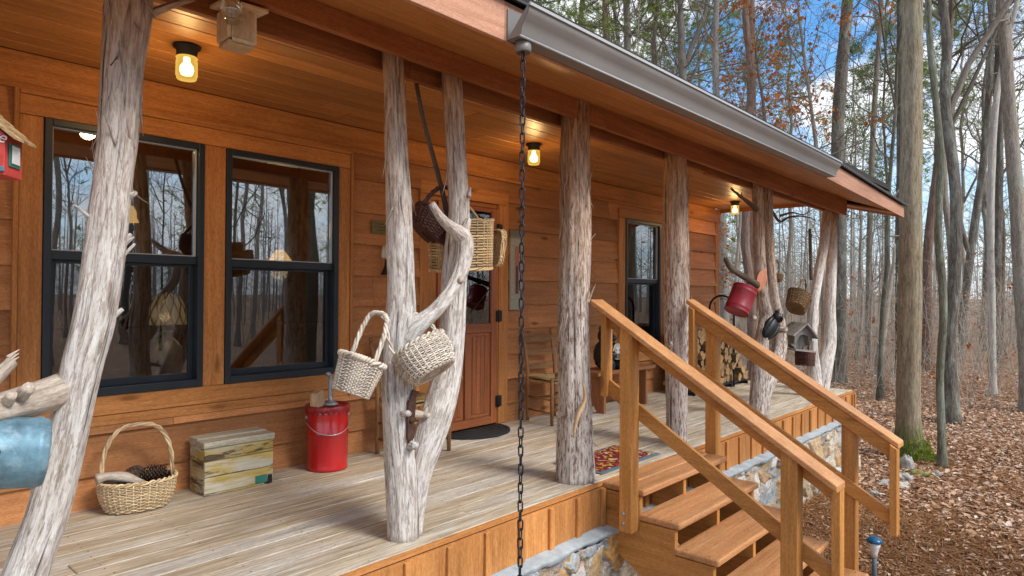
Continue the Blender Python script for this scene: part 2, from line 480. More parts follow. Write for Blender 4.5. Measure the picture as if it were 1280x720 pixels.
def ground():
    xs = np.unique(np.concatenate([np.linspace(-600, -20, 12), np.linspace(-20, 40, 121), np.linspace(40, 900, 16)]))
    ys = np.unique(np.concatenate([np.linspace(-700, -30, 12), np.linspace(-30, 45, 151), np.linspace(45, 900, 16)]))
    X, Y = np.meshgrid(xs, ys, indexing='ij')
    Z = gz(X, Y)
    near = np.exp(-((X - 8) ** 2 + Y ** 2) / 9000)
    for i in range(X.shape[0]):
        for j in range(X.shape[1]):
            if near[i, j] > .05:
                Z[i, j] += .05 * noise.noise(Vector((X[i, j] * .5, Y[i, j] * .5, 3))) * min(1, max(0, (X[i, j] - 5) / 3))
                r = math.hypot(X[i, j], Y[i, j])
                if r > 14: Z[i, j] += .5 * (noise.noise(Vector((X[i, j] * .07, Y[i, j] * .07, 1)))) * min(1, (r - 14) / 15)
    n = len(ys)
    v = np.stack([X, Y, Z], -1).reshape(-1, 3)
    f = [(i * n + j, (i + 1) * n + j, (i + 1) * n + j + 1, i * n + j + 1) for i in range(len(xs) - 1) for j in range(n - 1)]
    mb = MB(); mb.add(v, f, v, .5, smooth=True)
    g = G('forest floor of leaves needles and soil')
    p = g.attr('gv')
    vc = g.vor(p, 13., 'Color'); vd = g.vor(p, 13., 'Distance')
    hue = g.n('SeparateColor', 0, Color=vc)
    leaf = g.ramp(hue, [(0, (.11, .06, .035)), (.25, (.23, .12, .065)), (.5, (.36, .20, .115)), (.75, (.46, .29, .19)), (1, (.56, .43, .32))])
    big = g.noise(p, .55, 5., .6)
    fine = g.noise(p, 38., 4., .7)
    soil = g.ramp(fine, [(.3, (.13, .08, .052)), (.5, (.30, .185, .115)), (.7, (.50, .33, .21))])
    col = g.mix(g.step(big, .60, .46), leaf, soil)
    col = g.mix(.6, col, g.grey(g.step(fine, .2, .8)), 'OVERLAY')
    h = g.math('ADD', g.math('MULTIPLY', vd, -.7), fine)
    M['floor'] = g.done(g.pbsdf(col, .92, h, .9, .04, spec=.1))
    struct(mb.build('ground', M['floor']))


ground()

# ------------------------------------------------------------------ cabin
cabin = thing('cabin', 'orange stained wooden cabin with lapped siding, dark framed windows and covered porch roof', 'cabin', (4, W, 0))
H = lambda h: D + h
XL, XR = -3.2, 9.20
OPEN = [(.86, 2.925, .44, 2.24), (3.585, 4.66, -.05, 2.125), (6.545, 7.61, .53, 2.195)]


def cut(x0, x1, h0, h1):
    """rectangles of a course left free by the openings"""
    todo = [(x0, x1, h0, h1)]
    for o in OPEN:
        nx = []
        for a, b, c, d in todo:
            if b <= o[0] or a >= o[1] or d <= o[2] or c >= o[3]: nx.append((a, b, c, d)); continue
            if a < o[0]: nx.append((a, o[0], c, d))
            if b > o[1]: nx.append((o[1], b, c, d))
            m0, m1 = max(a, o[0]), min(b, o[1])
            if c < o[2]: nx.append((m0, m1, c, o[2]))
            if d > o[3]: nx.append((m0, m1, o[3], d))
        todo = nx
    return todo


mb = MB()
laps = [-.02, .17, .40, .63, .865, 1.095, 1.325, 1.56, 1.80, 2.05, 2.30]
for z0, z1 in zip(laps[:-1], laps[1:]):
    xs = [XL]; x = XL + rng.uniform(1, 3)
    while x < XR - .8: xs.append(x); x += rng.uniform(2.2, 4.2)
    xs.append(XR - .03)
    for a, b in zip(xs[:-1], xs[1:]):
        tn = rng.random(); gg = rng.uniform(-20, 20, 3)
        for p, q, c, d in cut(a + .0012, b - .0012, z0, z1 + .012):
            yf = lambda h: W - .002 - .030 * (z1 + .012 - h) / (z1 + .012 - z0)
            cc = np.array([(p, yf(c), H(c)), (q, yf(c), H(c)), (q, W + .012, H(c)), (p, W + .012, H(c)), (p, yf(d), H(d)), (q, yf(d), H(d)), (q, W + .012, H(d)), (p, W + .012, H(d))])
            mb.add(cc, [(0, 3, 2, 1), (4, 5, 6, 7), (0, 1, 5, 4), (1, 2, 6, 5), (2, 3, 7, 6), (3, 0, 4, 7)], cc[:, [1, 2, 0]] + gg, tn)
# side wall of the house at the far end
for z0, z1 in zip(laps[:-1], laps[1:]):
    mb.hexa([(XR - .02, W + .03, H(z0)), (XR + .022, W + .03, H(z0)), (XR + .022, 9.3, H(z0)), (XR - .02, 9.3, H(z0)),
             (XR - .02, W + .03, H(z1)), (XR + .004, W + .03, H(z1)), (XR + .004, 9.3, H(z1)), (XR - .02, 9.3, H(z1))], 'y')
mb.build('siding', M['siding'], cabin)

mb = MB()   # solid wall behind the boards, with the window and door holes
holes = [(.992, 1.828, .612, 2.107), (1.967, 2.798, .612, 2.107), (3.792, 4.522, -.05, 1.975), (6.682, 7.49, .60, 2.08)]
x = XL
for a, b, c, d in holes:
    mb.box(x, a, W + .013, W + .13, H(-.1), H(2.9), 'x')
    if c > 0: mb.box(a, b, W + .013, W + .13, H(-.1), H(c), 'x')
    mb.box(a, b, W + .013, W + .13, H(d), H(2.9), 'x')
    x = b
mb.box(x, XR - .021, W + .013, W + .13, H(-.1), H(2.9), 'x')
mb.build('wall', M['interior'], cabin)

mb = MB()
t0, t1 = W - .040, W + .012


def casing(x0, x1, h0, h1, y0=t0, gr=None):
    mb.box(x0, x1, y0, t1, H(h0), H(h1), gr)


casing(.884, .990, .612, 2.107, gr='z'); casing(1.830, 1.965, .612, 2.107, gr='z'); casing(2.800, 2.900, .612, 2.107, gr='z')
casing(.884, 2.900, 2.110, 2.214); casing(.884, 2.900, .503, .610); casing(.884, 2.900, .442, .500, W - .03)
casing(.860, .882, .442, 2.238, W - .05, 'z'); casing(2.902, 2.924, .442, 2.238, W - .05, 'z'); casing(.884, 2.900, 2.216, 2.238, W - .05)
mb.build('window_trim', M['trim'], cabin, .003); mb = MB()
casing(6.548, 6.680, .60, 2.082, gr='z'); casing(7.492, 7.608, .60, 2.082, gr='z'); casing(6.548, 7.608, 2.085, 2.192); casing(6.548, 7.608, .533, .597)
mb.build('window_trim', M['trim'], cabin, .003); mb = MB()
casing(9.10, 9.222, -.02, 2.24, W - .03, 'z')
mb.build('corner_board', M['trim'], cabin, .003)
mb = MB()
mb.box(XL, 9.24, W - .034, W + .01, H(2.245), H(2.428), 'x'); mb.box(XL, 9.24, W - .052, W - .036, H(2.236), H(2.262), 'x')
mb.build('frieze_board', M['trim'], cabin, .003)


def window(x0, x1, h0, h1, hm, wid):
    b = .036
    fr = MB()
    ya, yb = W - .052, W + .06
    fr.box(x0, x0 + b, ya, yb, H(h0), H(h1), 'z'); fr.box(x1 - b, x1, ya, yb, H(h0), H(h1), 'z')
    fr.box(x0 + b, x1 - b, ya, yb, H(h1 - b), H(h1), 'x'); fr.box(x0 + b, x1 - b, ya, yb, H(h0), H(h0 + b + .01), 'x')
    w = fr.build('window', M['frame'], cabin, .003)
    X0, X1, B0, B1 = x0 + b, x1 - b, h0 + b + .01, h1 - b
    s = MB()    # upper sash with its pale bead
    s.box(X0, X1, W - .03, W + .01, H(hm), H(hm + .048), 'x')
    s.box(X0, X0 + .004, W - .025, W + .004, H(hm + .049), H(B1), 'z'); s.box(X1 - .004, X1, W - .025, W + .004, H(hm + .049), H(B1), 'z')
    s.build('upper_sash', M['frame'], w, .002)
    s = MB()
    s.box(X0 + .004, X0 + .009, W - .022, W - .005, H(hm + .049), H(B1), 'z'); s.box(X1 - .009, X1 - .004, W - .022, W - .005, H(hm + .049), H(B1), 'z')
    s.box(X0 + .009, X1 - .009, W - .022, W - .005, H(B1 - .005), H(B1), 'x'); s.box(X0 + .009, X1 - .009, W - .022, W - .005, H(hm + .049), H(hm + .054), 'x')
    s.build('glazing_bead', M['bead'], w)
    s = MB(); c = .027
    s.box(X0, X0 + c, W + .012, W + .04, H(B0), H(hm - .001), 'z'); s.box(X1 - c, X1, W + .012, W + .04, H(B0), H(hm - .001), 'z')
    s.box(X0 + c, X1 - c, W + .012, W + .04, H(B0), H(B0 + c + .012), 'x'); s.box(X0 + c, X1 - c, W + .012, W + .04, H(hm - .018), H(hm - .001), 'x')
    s.build('lower_sash', M['frame'], w, .002)
    s = MB(); s.box(X0 + .009, X1 - .009, W - .004, W + .002, H(hm + .054), H(B1 - .005)); s.build('pane', M['pane'], w)
    s = MB(); s.box(X0 + c, X1 - c, W + .022, W + .028, H(B0 + c + .012), H(hm - .018)); s.build('pane', M['screen'], w)
    s = MB()
    for k in (1, 2):
        xx = X0 + (X1 - X0) * k / 3
        s.box(xx - .006, xx + .006, W + .004, W + .010, H(hm + .05), H(B1), 'z')
        s.box(xx - .006, xx + .006, W + .030, W + .036, H(B0 + c), H(hm - .02), 'z')
    hh = (hm + h1) / 2; s.box(X0, X1, W + .0045, W + .0095, H(hh - .006), H(hh + .006), 'x')
    hh = (hm + h0) / 2; s.box(X0 + c, X1 - c, W + .0305, W + .0355, H(hh - .006), H(hh + .006), 'x')
    s.build('muntins', M['black'], w)


window(.992, 1.828, .612, 2.107, 1.362, .8)
window(1.967, 2.798, .612, 2.107, 1.357, .8)
window(6.682, 7.490, .60, 2.080, 1.335, .8)

# door
mb = MB()
mb.box(3.585, 3.70, W - .03, t1, H(.0), H(2.015), 'z'); mb.box(4.535, 4.66, W - .03, t1, H(.0), H(2.015), 'z'); mb.box(3.585, 4.66, W - .03, t1, H(2.018), H(2.125), 'x')
mb.box(3.703, 3.79, W + .0, W + .05, H(0), H(1.975), 'z'); mb.box(4.523, 4.533, W - .02, W + .05, H(0), H(1.975), 'z'); mb.box(3.703, 4.533, W - .0, W + .05, H(1.977), H(2.016), 'x')
mb.build('door_frame', M['trim'], cabin, .003)
mb = MB(); y0, y1 = W - .018, W + .03
mb.box(3.792, 3.845, y0, y1, H(.012), H(1.972), 'z'); mb.box(4.452, 4.52, y0, y1, H(.012), H(1.972), 'z')
mb.box(3.847, 4.450, y0, y1, H(.012), H(.085), 'x'); mb.box(3.847, 4.450, y0, y1, H(.845), H(.925), 'x'); mb.box(3.847, 4.450, y0, y1, H(1.935), H(1.972), 'x')
mb.box(4.118, 4.185, y0, y1, H(.087), H(.843), 'z')
for a, b in ((3.847, 4.116), (4.187, 4.450)):
    mb.box(a, b, y0 + .018, y1 - .004, H(.087), H(.843), 'z')
    k = 4
    for i in range(k):
        u = a + .03 + (b - a - .06) * i / k
        mb.box(u + .001, u + (b - a - .06) / k - .001, y0 + .010, y0 + .017, H(.117), H(.813), 'z')
door = mb.build('door', M['doorwood'], cabin, .004)
mb = MB(); mb.box(3.847, 4.450, W + .002, W + .008, H(.925), H(1.935)); mb.build('pane', M['screen'], door)
mb = MB()
for x_ in (3.9, 4.40): mb.box(x_ - .006, x_ + .006, W + .012, W + .02, H(.925), H(1.935), 'z')
mb.bar((4.19, W - .002, H(1.02)), (4.45, W - .002, H(1.245)), .004, .004)
mb.build('muntins', M['frame'], door)
for h_ in (.21, .99, 1.785):
    mb = MB(); mb.box(4.506, 4.575, y0 - .016, y0 - .002, H(h_ - .05), H(h_ + .05)); mb.tube([(4.53, y0 - .018, H(h_ - .055)), (4.53, y0 - .018, H(h_ + .055))], .010, 8)
    mb.build('hinge', M['hinge'], door, .002)

# ceiling, beams, eave
mb = MB(); y = W - .036; wv = .138
while y > 2.52:
    xs = [XL]; x = XL + rng.uniform(1, 3.5)
    while x < 8.3: xs.append(x); x += rng.uniform(2.4, 4.8)
    xs.append(9.25)
    for a, b in zip(xs[:-1], xs[1:]):
        mb.box(a + .001, b - .001, max(y - wv + .0018, 2.505), y - .0018, H(2.43), H(2.452), 'x')
    y -= wv
mb.build('porch_ceiling', M['ceiling'], cabin, .004, 1)
mb = MB(); mb.box(XL, 9.24, 2.0, 9.2, H(2.50), H(2.56), 'x'); mb.build('ceiling_deck', M['plinth'], cabin)
mb = MB(); mb.box(9.252, 9.285, 2.52, 4.20, H(2.385), H(2.50), 'y'); mb.build('ceiling_end_trim', M['beam'], cabin, .002)

mb = MB()
xs = [XL, .9, 3.75, 7.2, 9.28]
bz = lambda x: 2.335 - .0125 * (x - 1.0)
for a, b in zip(xs[:-1], xs[1:]):
    mb.hexa([(a + .001, 2.50, H(bz(a))), (b - .001, 2.50, H(bz(b))), (b - .001, 2.538, H(bz(b))), (a + .001, 2.538, H(bz(a))),
             (a + .001, 2.50, H(2.47)), (b - .001, 2.50, H(2.47)), (b - .001, 2.538, H(2.47)), (a + .001, 2.538, H(2.47))], 'x')
mb.build('outer_beam', M['beam'], cabin, .003)
mb = MB(); xs = [XL, 2.2, 5.6, 9.26]
for a, b in zip(xs[:-1], xs[1:]): mb.box(a + .001, b - .001, 2.662, 2.70, H(2.288 - .006 * max(0, a - 2)), H(2.429), 'x')
mb.build('inner_beam', M['beam'], cabin, .003)

eb = lambda x: 2.300 if x < 6.7 else 2.300 - .085 * (x - 6.7) / 3.15       # bottom of the eave board
EY = 1.97
mb = MB()
xs = [XL, .6, 3.9, 6.7, 9.25]
for a, b in zip(xs[:-1], xs[1:]):
    for k in range(3):
        y0_, y1_ = 2.498 - k * .165, 2.498 - (k + 1) * .165 + .002
        f = lambda yy, xx: H(2.425 + (eb(xx) + .012 - 2.425) * (2.498 - yy) / (2.498 - EY - .022))
        mb.hexa([(a + .001, y1_, f(y1_, a)), (b - .001, y1_, f(y1_, b)), (b - .001, y0_, f(y0_, b)), (a + .001, y0_, f(y0_, a)),
                 (a + .001, y1_, f(y1_, a) + .02), (b - .001, y1_, f(y1_, b) + .02), (b - .001, y0_, f(y0_, b) + .02), (a + .001, y0_, f(y0_, a) + .02)], 'x')
mb.build('soffit', M['ceiling'], cabin, .002, 1)
mb = MB()   # underside of the gable overhang
pit = .262
f = lambda yy, x: H(eb(9.6) + .008 + pit * (yy - EY))
for k in range(20):
    a, b = 1.995 + k * .2, 1.995 + (k + 1) * .2 - .003
    mb.hexa([(9.29, a, f(a, 0)), (9.825, a, f(a, 0)), (9.825, b, f(b, 0)), (9.29, b, f(b, 0)), (9.29, a, f(a, 0) + .02), (9.825, a, f(a, 0) + .02), (9.825, b, f(b, 0) + .02), (9.29, b, f(b, 0) + .02)], 'x')
mb.build('gable_soffit', M['ceiling'], cabin)
mb = MB(); xs = [XL, 2.16, 6.64, 9.85]
ft = lambda x: eb(x) + (.175 if x < 6.7 else .175 - .035 * (x - 6.7) / 3.15)
for a, b in zip(xs[:-1], xs[1:]):
    mb.hexa([(a + .001, EY, H(eb(a))), (b - .001, EY, H(eb(b))), (b - .001, EY + .022, H(eb(b))), (a + .001, EY + .022, H(eb(a))),
             (a + .001, EY, H(ft(a))), (b - .001, EY, H(ft(b))), (b - .001, EY + .022, H(ft(b))), (a + .001, EY + .022, H(ft(a)))], 'x')
mb.build('fascia', M['fascia'], cabin, .002)
mb = MB()
mb.hexa([(9.827, EY + .024, H(eb(9.85))), (9.85, EY + .024, H(eb(9.85))), (9.85, 6.2, H(eb(9.85) + pit * 4.2)), (9.827, 6.2, H(eb(9.85) + pit * 4.2)),
         (9.827, EY + .024, H(ft(9.85))), (9.85, EY + .024, H(ft(9.85))), (9.85, 6.2, H(ft(9.85) + pit * 4.2)), (9.827, 6.2, H(ft(9.85) + pit * 4.2))], 'y')
mb.build('rake_board', M['fascia'], cabin, .002)
mb = MB()
for a, b in ((XL, 6.7), (6.7, 9.88)):
    for s in (0, 1):
        ya, yb = (EY - .035, 6.3) if s == 0 else (6.3, 10.6)
        up = pit if s == 0 else -pit
        za = (lambda x: H(ft(x) + .006)) if s == 0 else (lambda x: H(ft(x) + .006 + pit * 4.33))
        L = yb - ya
        mb.hexa([(a, ya, za(a)), (b, ya, za(b)), (b, yb, za(b) + up * L), (a, yb, za(a) + up * L), (a, ya, za(a) + .012), (b, ya, za(b) + .012), (b, yb, za(b) + up * L + .012), (a, yb, za(a) + up * L + .012)], 'x')
k = 0
x = 6.75
while x < 9.86:     # ribs of the metal roofing show at the bare eave
    z = H(ft(x) + .018)
    mb.tube([(x, EY - .04, z), (x, 6.2, z + pit * 4.27)], .011, 6, caps=True); x += .075
mb.build('roof', M['roofing'], cabin)
mb = MB()       # gable triangle, back wall and floor of the house
mb.box(XL, XR - .03, 9.2, 9.3, H(-.1), H(2.9), 'x'); mb.box(XL, XL + .05, W + .14, 9.2, H(-.1), H(2.9), 'y'); mb.box(XR - .08, XR - .022, W + .14, 9.2, H(-.1), H(2.9), 'y')
mb.box(XL, XR - .09, W + .14, 9.19, H(-.12), H(-.03), 'x'); mb.box(XL + .06, XR - .09, W + .14, 9.19, H(2.40), H(2.44), 'x')
mb.prism([(W + .1, H(2.5)), (9.3, H(2.5)), (6.5, H(3.4))], 'x', XR - .05, XR - .0, 'y')
mb.box(3.2, 3.3, 7.0, 9.1, H(-.02), H(2.39), 'y')
mb.build('interior', M['interior'], cabin)

# gutter
gut = thing('gutter', 'taupe metal rain gutter along the porch eave with open left end', 'gutter', (2.17, EY - .06, H(2.30)))
prof = [(EY - .003, 2.445), (EY - .003, 2.305), (EY - .078, 2.305), (EY - .085, 2.322), (EY - .088, 2.345), (EY - .102, 2.372), (EY - .120, 2.392), (EY - .127, 2.412), (EY - .127, 2.436)]
inner = [(y + (.003 if i > 1 else -.003), z + (.003 if 1 <= i <= 2 else 0)) for i, (y, z) in enumerate(prof)]
mb = MB(); X0, X1 = 2.17, 6.66
for lst, rev in ((prof, 0), (inner, 1)):
    v = [(x, y, H(z)) for x in (X0, X1) for y, z in lst]; n = len(lst)
    v = np.array(v)
    for i0, i1 in ((0, 1), (1, 2), (2, n - 1)): mb.add(np.concatenate([v[i0:i1 + 1], v[n + i0:n + i1 + 1]]), [(i, i + 1, i1 - i0 + 2 + i, i1 - i0 + 1 + i) for i in range(i1 - i0)], None, .5, smooth=True)
for x_ in (X0 + .002, X1 - .002):
    mb.prism([(y, H(z)) for y, z in prof[1:]], 'x', x_ - .0015, x_ + .0015)
mb.build('trough', M['gutter'], gut)
mb = MB(); mb.box(X0, X1, EY - .137, EY - .1285, H(2.424), H(2.4375), 'x'); mb.tube([(X0, EY - .080, H(2.306)), (X1, EY - .080, H(2.306))], .0055, 8)
mb.build('rolled_edge', M['gutter_lip'], gut)
mb = MB(); CX, CY = 2.235, EY - .04
mb.lathe([(.036, H(2.304)), (.037, H(2.262)), (.031, H(2.256)), (.029, H(2.275))], 20, (CX, CY, 0)); mb.build('outlet', M['gutter'], gut)

ch = MB()
z = H(2.268); k = 0
while z > .05:
    L, wd = .0245, .0105
    a = np.linspace(0, 2 * PI, 15)[:-1]
    px = np.cos(a) * wd; pz = np.sin(a) * wd + np.where(np.sin(a) >= -1e-9, 1, -1) * (L - wd)
    th = .35 + (k % 2) * PI / 2 + rng.uniform(-.25, .25)
    P = np.stack([CX + px * math.cos(th) + rng.uniform(-.0008, .0008), CY + px * math.sin(th), z - L + pz], 1)
    ch.tube(P, .0036, 6, closed=True, caps=False)
    z -= .0405; k += 1
tag(ch.build('rain_chain', M['chainm']), 'dark steel rain chain hanging from the gutter outlet past the deck edge', 'chain')

# ------------------------------------------------------------------ deck and foundation
deck = thing('porch_deck', 'weathered grey plank porch floor with an orange batten skirt', 'deck', (3, 3.3, H(-.05)))
mb = MB(); y = 2.43; first = True
while y < W - .03:
    wd = .142 if first else .1375
    y1_ = min(y + wd, W - .028)
    xs = [XL]; x = XL + rng.uniform(1., 4)
    while x < 8.2: xs.append(x); x += rng.uniform(2.4, 4.9)
    xs.append(9.275)
    for a, b in zip(xs[:-1], xs[1:]):
        mb.box(a + .0015, b - .0015, y + .0021, y1_ - .0021, H(-.032), H(rng.uniform(-.0012, .0008)), 'x', tone=(.85 if first else None))
    y = y1_; first = False
mb.build('floor_boards', M['deck'], deck, .004, 1)
mb = MB(); xj = .2
while xj < 9.2:
    for k in range(13):
        for o_ in (.03, .108):
            yy = 2.43 + k * .1375 + o_ + rng.normal(0, .004); xx = xj + rng.normal(0, .006)
            if yy < W - .05: mb.lathe([(.0042, H(.0004)), (0, H(.0012))], 7, (xx, yy, 0), smooth=False)
    xj += .405
nh = mb.build('nail_heads', M['rust'], deck); nh['kind'] = 'stuff'
mb = MB(); mb.box(XL, 9.20, 2.425, 4.2, H(-.28), H(-.036), 'x'); mb.build('joists', M['plinth'], deck)
mb = MB()
x = 2.253 - 20 * .2645
while x < 9.2:
    if x > XL:
        b = min(x + .2645, 9.25)
        mb.box(x + .001, b - .001, 2.402, 2.424, H(-.272), H(-.036), 'z')
    x += .2645
y = 2.44
while y < 4.0: mb.box(9.202, 9.222, y, y + .26, H(-.272), H(-.036), 'z'); y += .262
sk = mb.build('skirt', M['skirt'], deck, .002)
x = 2.253 - 20 * .2645
while x < 9.26:
    if x > .3: mb = MB(); mb.box(x - .021, x + .021, 2.384, 2.401, H(-.278), H(-.037), 'z'); mb.build('batten', M['skirt'], deck, .003)
    x += .2645
mb = MB(); mb.box(9.205, 9.245, 2.380, 2.4, H(-.278), H(-.037), 'z')
mb.build('batten', M['skirt'], deck, .003)
mb = MB(); mb.box(XL, 9.27, 2.4205, 2.4285, H(-.031), H(-.002), 'x'); mb.build('edge_strip', M['skirt'], deck)

found = thing('stone_foundation', 'mortared tan and grey fieldstone foundation with a blue grey concrete ledge', 'foundation', (3, 2.36, 0))


def stones(u0, u1, v0, v1, place, seed):
    """field stones in deep mortar: one relief sheet"""
    r = np.random.default_rng(seed)
    st = .0115
    nu, nv = int((u1 - u0) / st), int((v1 - v0) / st)
    U, V = np.meshgrid(np.linspace(u0, u1, nu), np.linspace(v0, v1, nv), indexing='ij')
    wu = np.array([[.035 * noise.noise(Vector((a * 7, b * 7, seed))) for b in V[0]] for a in U[:, 0]])
    wv_ = np.array([[.03 * noise.noise(Vector((a * 9, b * 9, seed + 5))) for b in V[0]] for a in U[:, 0]])
    A, B = U + wu, (V + wv_)
    n = int((u1 - u0) * (v1 - v0) / .024)
    S = np.stack([r.uniform(u0 - .1, u1 + .1, n), r.uniform(v0 - .1, v1 + .1, n)], 1)
    asp = r.uniform(.6, 1.55, n); d1 = np.full(A.shape, 9.); d2 = np.full(A.shape, 9.); idx = np.zeros(A.shape, int)
    for k in range(n):
        sel = (np.abs(A[:, 0] - S[k, 0]) < .45)
        a, b = A[sel], B[sel]
        dd = np.sqrt(((a - S[k, 0]) * asp[k]) ** 2 + ((b - S[k, 1]) / asp[k]) ** 2)
        m1 = dd < d1[sel]
        t2 = np.where(m1, d1[sel], np.minimum(d2[sel], dd)); t1 = np.where(m1, dd, d1[sel]); ti = np.where(m1, k, idx[sel])
        d2[sel] = t2; d1[sel] = t1; idx[sel] = ti
    e = np.clip((d2 - d1 - .004) / .011, 0, 1); e = e * e * (3 - 2 * e)
    hgt = .012 + r.uniform(.012, .044, n)[idx] * e
    tilt = r.uniform(-.14, .14, (n, 2))
    hgt = hgt + e * (tilt[idx, 0] * (A - S[idx, 0]) + tilt[idx, 1] * (B - S[idx, 1]))
    rough = np.array([[.010 * noise.fractal(Vector((a * 22, b * 22, seed)), .8, 2, 4) for b in V[0]] for a in U[:, 0]])
    hgt = hgt + rough * e
    P = place(U, V, hgt)
    tone = np.where(e > .35, .08 + .9 * r.random(n)[idx], 0.0)
    mb = MB()
    f = [(i * nv + j, (i + 1) * nv + j, (i + 1) * nv + j + 1, i * nv + j + 1) for i in range(nu - 1) for j in range(nv - 1)]
    gvv = np.stack([U, V, idx * 3.1], -1).reshape(-1, 3)
    mb.add(P.reshape(-1, 3), f, gvv, tone.ravel(), smooth=True)
    return mb


g = G('fieldstone and mortar')
tone = g.attr('tone', 'Fac'); gv = g.attr('gv')
n1 = g.noise(gv, 7., 6., .65); n2 = g.noise(gv, 40., 5., .7); n3 = g.noise(gv, 3., 4., .6)
st = g.ramp(tone, [(0, (.30, .34, .36)), (.06, (.30, .34, .36)), (.10, (.36, .28, .18)), (.24, (.44, .24, .085)), (.36, (.52, .46, .36)), (.5, (.32, .36, .38)), (.62, (.60, .58, .54)), (.74, (.50, .35, .19)), (.86, (.26, .26, .26)), (.94, (.56, .48, .36))], 'CONSTANT')
col = g.mix(g.math('MULTIPLY', g.step(n1, .48, .66), .65), st, (.46, .24, .085, 1))
col = g.mix(g.math('MULTIPLY', g.step(n3, .52, .68), .55), col, (.58, .57, .54, 1))
col = g.mix(.6, col, g.grey(g.step(n2, .2, .8)), 'OVERLAY')
isM = g.math('LESS_THAN', tone, .04)
col = g.mix(isM, col, g.ramp(n2, [(.3, (.17, .19, .20)), (.7, (.36, .40, .42))]))
M['stone'] = g.done(g.pbsdf(col, .88, g.math('ADD', n1, n2), .5, .01, spec=.15))
sb = stones(.2, 9.14, -.18, .600, lambda u, v, h: np.stack([u, 2.350 - h, v], -1), 3)
sb.build('front_stones', M['stone'], found)
mb = MB(); mb.box(XL, .2, 2.34, 2.42, -.2, .58, 'x'); mb.box(.2, 9.12, 2.355, 2.43, -.2, .605, 'x'); mb.box(9.06, 9.12, 2.43, 4.3, -.2, .61, 'y'); mb.build('core', M['ledge'], found)
sb = stones(2.40, 4.3, -.22, .585, lambda u, v, h: np.stack([9.121 + h, u, v], -1), 5)
sb.build('side_stones', M['stone'], found)
# ledge: sloped mortar cap, slightly wavy front edge
xs = np.arange(XL, 9.21, .03); v = []; v2 = []
for x_ in xs:
    w_ = .012 * noise.noise(Vector((x_ * 3, 0, 0))) + .008 * noise.noise(Vector((x_ * 11, 2, 0)))
    w_ *= .8; w2 = .03 * noise.noise(Vector((x_ * 4.2, 7, 0))) + .02 * noise.noise(Vector((x_ * 13, 4, 0)))
    v += [(x_, 2.405, H(-.272)), (x_, 2.355 + w_ * .5, H(-.277)), (x_, 2.302 + w_ + w2 * .35, H(-.283))]; v2 += [(x_, 2.302 + w_ + w2 * .35, H(-.283)), (x_, 2.306 + w_ + w2 * .35, H(-.305 + w2 * .6)), (x_, 2.36, H(-.325 + w2 * .6))]
f = [(i * 3 + j, i * 3 + 3 + j, i * 3 + 4 + j, i * 3 + 1 + j) for i in range(len(xs) - 1) for j in range(2)]
mb = MB(); mb.add(v, f, None, .5, smooth=True); mb.add(v2, f, None, .5, smooth=True); mb.box(9.10, 9.22, 2.38, 4.3, H(-.34), H(-.28), 'y')
mb.build('ledge', M['ledge'], found)

# ------------------------------------------------------------------ stairs
SX0, SX1 = 3.60, 4.80
stairs = thing('porch_steps', 'reddish brown wooden steps with two sloping handrails up to the porch', 'stairs', (4.2, 1.8, 0))
tops = [-.005 - .15 * i for i in range(5)]
nose = [2.12 - .24 * i for i in range(5)]
for h_, yn in zip(tops, nose):
    mb = MB()
    if h_ > -.1: pieces = [(yn, yn + .145), (yn + .149, yn + .302)]
    else: pieces = [(yn, yn + .285)]
    for a, b in pieces:
        mb.box(3.606, 4.809, a, b, H(h_ - .040), H(h_), 'x', tone=.5 + rng.uniform(-.2, .2))
    t = mb.build('tread', M['tread'], stairs, .012, 3)
    mb = MB()
    for xs_ in (3.640, 4.20, 4.765):
        for a, b in pieces:
            for u in (.25, .75): mb.lathe([(.0045, H(h_ + .0003)), (0, H(h_ + .0009))], 8, (xs_ + rng.normal(0, .006), a + (b - a) * u, 0), smooth=False)
    mb.build('screw_heads', M['rust'], t)
for k, xc in enumerate((3.627, 4.20, 4.765)):
    poly = [(2.398, H(-.05))]
    for h_, yn in zip(tops, nose):
        poly += [(yn + .030, H(h_ - .043))]
        hn = h_ - .15 - .043
        poly += [(yn + .030, H(max(hn, -.80)))]
    poly += [(nose[-1] + .03, -.02), (nose[-1] + .28, -.02), (2.398, H(-.38))]
    mb = MB(); mb.prism(poly, 'x', xc - .019, xc + .019, 'y'); mb.build('stringer', M['rail'], stairs, .003)


